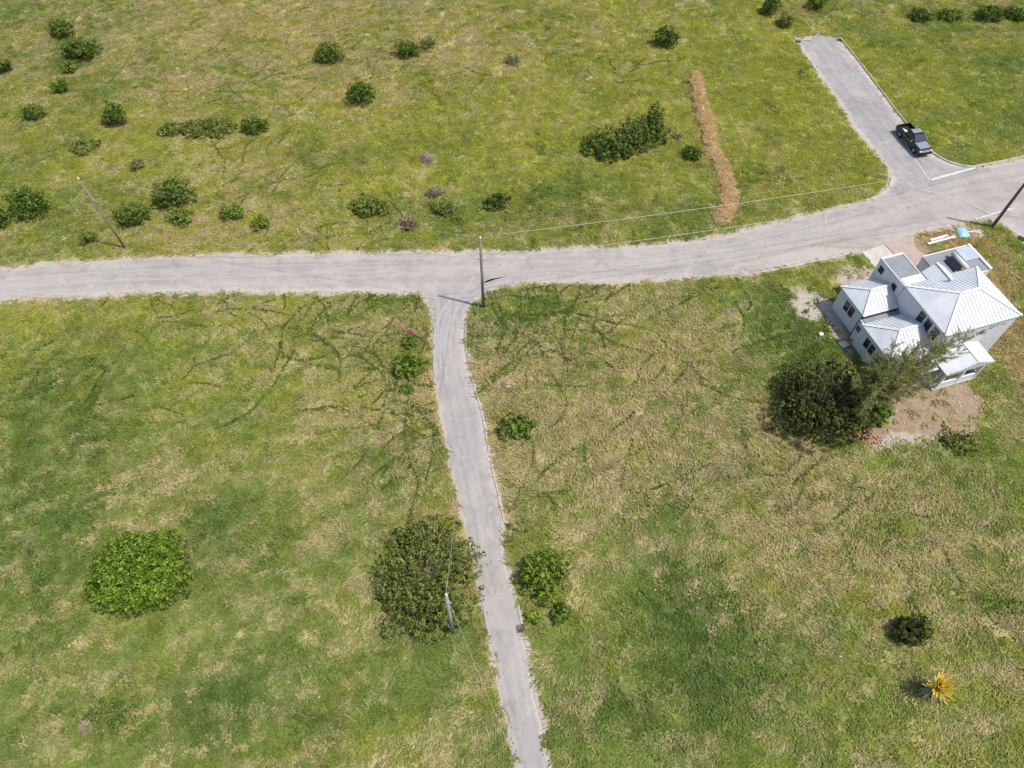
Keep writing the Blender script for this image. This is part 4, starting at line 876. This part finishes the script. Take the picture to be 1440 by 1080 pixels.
for i in range(190):
    frond(rr.uniform(0, 6.28), R(90-min(62, abs(rr.gauss(0, 24)))), rr.choice([1.3, 1.1, 1.5])*rr.uniform(.85, 1.1), rr.uniform(.09, .15), rr.uniform(0, .35), 'frond', YEL, tint=rr.random())
for i in range(34):
    frond(rr.uniform(0, 6.28), R(rr.uniform(-20, 12)), rr.uniform(.6, 1.0), rr.uniform(.06, .12), rr.uniform(.3, .7), 'dead_frond', TWIG, .75)

yp.scale = (1.18, 1.18, 1.18)
# ------------------------------------------------------------------ strip of cut straw
ST = poly([(979,109),(984,140),(992,170),(999,200),(1004,221),(1014,232),(1020,256),(1025,284),(1017,311)]); ps = resample(ST, 70)
wd = [.47+.5*mnoise.noise(Vector((i*.21, 3, 0)))+.2*mnoise.noise(Vector((i*.6, 8, 0)))+(.22 if i > 46 else 0)-(.3 if i < 4 else 0) for i in range(70)]
m = MB(); vs = []; NA = 9
for i, q in enumerate(ps):
    d = (ps[min(i+1, 69)]-ps[max(i-1, 0)]).normalized(); s_ = Vector((-d.y, d.x, 0)); tp_ = min(1, i/3, (69-i)/3)
    for k in range(NA):
        f = k/(NA-1)*2-1; w_ = wd[i]*(1+.3*mnoise.noise(q*1.7+Vector((k, 0, 0)))); hh = .42*(1-f*f)**.6*(.4+.6*tp_)*(1+.5*mnoise.noise(Vector((q.x*1.5, q.y*1.5, k*.7)))); q2 = q+s_*f*w_; vs.append((q2.x, q2.y, hh-(.12 if abs(f) == 1 else 0)))
m.add(vs, [(i*NA+k, i*NA+k+1, (i+1)*NA+k+1, (i+1)*NA+k) for i in range(69) for k in range(NA-1)])
STRAW = worn('cut_straw', (.58, .42, .23), (.46, .32, .17), 2.5, .95, bstr=.8, fine=9)
wr = m.build('straw_windrow', STRAW, None, True); tag(wr, 'long strip of orange cut straw running uphill from the main road', 'straw')
n = 2600; pi_ = rng.integers(0, 70, n); f = np.where(rng.random(n) < .25, rng.normal(0, .85, n), rng.uniform(-1.05, 1.05, n)); X = np.array([ps[i].x for i in pi_])+f*1.1*np.array([wd[i] for i in pi_])*.97+rng.normal(0, .1, n); Y = np.array([ps[i].y for i in pi_])+rng.normal(0, .25, n)+f*.15
s = rng.uniform(.6, 1.1, n); scatter('loose_straw', X, Y, .36*np.clip(1-f*f, 0, 1)**.6, dict(col=rgba(np.array([[.70, .50, .26]])*rng.uniform(.6, 1.3, (n, 1))+rng.uniform(-.03, .03, (n, 3))), rot=rng.uniform(0, 6.28, n), scl=np.stack([s, s, s*1.2], 1), vi=rng.integers(0, 3, n)), parent=wr)

# ------------------------------------------------------------------ small things
WHITE = worn('white_paint', (.72, .72, .71), (.62, .62, .6), 3, .6)
def plank(a, b, w, h, z, label, name='plank', cat='plank', mat=WHITE):
    A, B_ = P(*a), P(*b); o = MB().beam((0, 0, 0), B_-A, w, h).build(name, mat, None, bevel=.008); o.location = A+Vector((0, 0, z+h/2)); return tag(o, label, cat)
plank((1304,344),(1343,333.5),.26,.07,.1,'white plank on the verge behind the house, closer to the garage')
plank((1308,339),(1332,332),.3,.07,.1,'shorter white plank next to the long one behind the house')
a, b = P(1338,326), P(1378,328); m = MB().tube([(0, 0, 0), b-a], .05, 8); o = m.build('white_pipe', WHITE, None, True); o.location = a+Vector((0, 0, .14)); tag(o, 'thin white pipe lying under the light blue tarp', 'pipe')
q = P(1353.5, 328); m = MB(); NN = 11; vs = []
for i in range(NN):
    for j in range(NN):
        x = (i/(NN-1)-.5)*1.15; y = (j/(NN-1)-.5)*1.5; e = max(abs(x)/.58, abs(y)/.75)
        vs.append((x*(1+.12*mnoise.noise(Vector((x*2, y*2, 1)))), y*(1+.15*mnoise.noise(Vector((x*2, y*2, 5)))), .06+.28*(1-e*e)**.5*(1+.5*mnoise.noise(Vector((x*3.5, y*3.5, 9)))) if e < 1 else .06))
vs = [(x, y, z+.03*mnoise.noise(Vector((x*9, y*9, 2)))) for x, y, z in vs]
m.add(vs, [(i*NN+j, i*NN+j+1, (i+1)*NN+j+1, (i+1)*NN+j) for i in range(NN-1) for j in range(NN-1)])
o = m.build('tarp', worn('blue_tarp', (.30, .54, .80), (.26, .49, .75), 2, .6), None, True); o.location = q+Vector((0, 0, .02)); tag(o, 'crumpled light blue tarp over a white pipe on the verge', 'tarp')
IRON = worn('rusty_iron', (.09, .05, .04), (.15, .08, .06), 6, .8)
def drain(u, v, label, ang, mat):
    c = P(u, v); o = tag(empty('drain_grate', c+Vector((0, 0, .03)), ang), label, 'drain'); f = MB()
    for q in ((-.36, .36, -.30, -.24), (-.36, .36, .24, .30), (-.36, -.30, -.24, .24), (.30, .36, -.24, .24)): f.box(*q, 0, .07)
    f.build('frame', mat, o); MB().box(-.3, .3, -.24, .24, -.05, .004).build('pit', DARKIN, o)
    for i in range(6): MB().box(-.26+i*.095, -.21+i*.095, -.24, .24, .02, .06).build('bar', mat, o)
drain(732.5, 884, 'rusty drain grate at the lane edge below the plot corner bush', .2, IRON)
drain(1436, 336, 'black drain opening beside the verge of the branch road', -.8, RUB)
drain(1122, 59, 'small dark drain at the western kerb end of the dead-end road', -.6, RUB)
drain(1180, 57, 'small dark drain at the eastern kerb end of the dead-end road', -.6, RUB)
q = P(1186, 486); o = MB().box(-.42, .42, -.35, .35, 0, .28).build('concrete_block', CONC, None, bevel=.03); o.location = q; o.rotation_euler = (.06, .03, .5); tag(o, 'pale concrete block in the shadow beside the house wing', 'block')
q = P(1153.5, 472.5); bk = tag(empty('bucket', q), 'small white bucket in the grass west of the house', 'bucket')
MB().tube([(0, 0, 0), (0, 0, .34)], [.17, .21], 12).build('body', WHITE, bk); MB().tube([(0, 0, .33), (0, 0, .37)], .225, 12).build('rim', WHITE, bk)
q = P(1020, 313); o = tag(empty('marker_peg', q), 'thin white survey peg at the road end of the straw strip', 'peg'); MB().beam((0, 0, -.1), (0, 0, .8), .07, .05).build('stake', WHITE, o); MB().beam((0, 0, .8), (0, 0, .92), .07, .05).build('painted_tip', WHITE, o)
q = P(684, 421); o = tag(empty('marker_peg', q), 'short white peg beside the foot of the corner pole', 'peg'); MB().beam((0, 0, -.1), (0, 0, .45), .1, .08).build('stake', WHITE, o); MB().beam((0, 0, .45), (0, 0, .52), .1, .08).build('painted_tip', WHITE, o)
q = P(997, 312); plank((994,316),(999,307),.09,.05,.05,'pale stick leaning in the grass beside the straw strip','stick','stick')
plank((418,322),(422,332),.08,.05,.05,'pale stick in the verge grass north of the main road','stick','stick')
# loose stone and brick rubble round the building site
def rubble(name, spots, n, sz, mat, label):
    m = MB(); rr = random.Random(len(spots)+n)
    for i in range(n):
        u, v, a, b = rr.choice(spots); q = P(rr.gauss(u, a), rr.gauss(v, b)); s = sz*rr.uniform(.4, 1.5)
        vs = [q+Vector((rr.uniform(.6, 1)*s*x, rr.uniform(.6, 1)*s*y, max(-.05, rr.uniform(.5, .9)*s*z))) for x in (-1, 1) for y in (-1, 1) for z in (-.6, 1)]
        m.add(vs, [(0,1,3,2),(4,6,7,5),(0,4,5,1),(2,3,7,6),(0,2,6,4),(1,5,7,3)])
    o = m.build(name, mat); o['kind'] = 'stuff'; tag(o, label, 'rubble')
rubble('stone_rubble', [(1290,590,30,18),(1265,620,35,6),(1345,558,18,9),(1245,570,12,10),(1310,630,10,6)], 420, .06, worn('limestone', (.50,.45,.39), (.40,.34,.28), 3, .9), 'pale stones strewn over the bare garden soil')
rubble('stone_rubble', [(1176,465,6,18),(1195,492,6,12),(1140,432,10,7),(1210,385,14,8),(1120,408,16,6),(1160,176,5,3),(1345,207,14,4)], 260, .065, worn('limestone_b', (.50,.45,.39), (.40,.34,.28), 3, .9), 'pale stones along the wall of the house wings')
rubble('brick_rubble', [(1222,618,9,4),(1212,612,8,4)], 90, .08, worn('red_brick', (.42,.17,.10), (.36,.2,.14), 3, .9), 'broken red brick beside the big dark bush')
# tyre arcs scuffed into the tarmac
SCUFF = NT('tyre_dust'); p = SCUFF.pos(); SCUFF = SCUFF.bsdf(SCUFF.mix(SCUFF.ramp(SCUFF.noise(p, 2, 5, .7), .35, .65), (.37, .345, .34), (.31, .295, .295)), .9, 0, .1)
for pts in ([(1168,96),(1182,95),(1198,104),(1200,116)], [(1186,112),(1200,116),(1212,128),(1206,140)], [(1215,150),(1238,150),(1240,140)], [(1220,168),(1245,170),(1258,184)], [(1226,176),(1248,180),(1262,196)], [(1200,140),(1222,145),(1238,158)]):
    mark(pts, .16, SCUFF)
for pts, w in (([(612,540),(612,470),(628,430),(665,402),(720,390),(800,384)], .3), ([(628,540),(627,475),(642,436),(676,408),(724,396)], .3), ([(620,520),(620,470),(634,432),(670,403),(716,388),(790,378),(900,374)], .22), ([(100,400),(250,392),(400,388),(560,384)], .3), ([(0,398),(150,384),(350,376),(560,371)], .25), ([(900,378),(1010,362),(1100,341),(1200,318),(1300,290)], .3), ([(880,366),(1000,350),(1100,328),(1210,300)], .3)):
    mark(pts, w, SCUFF, .079)
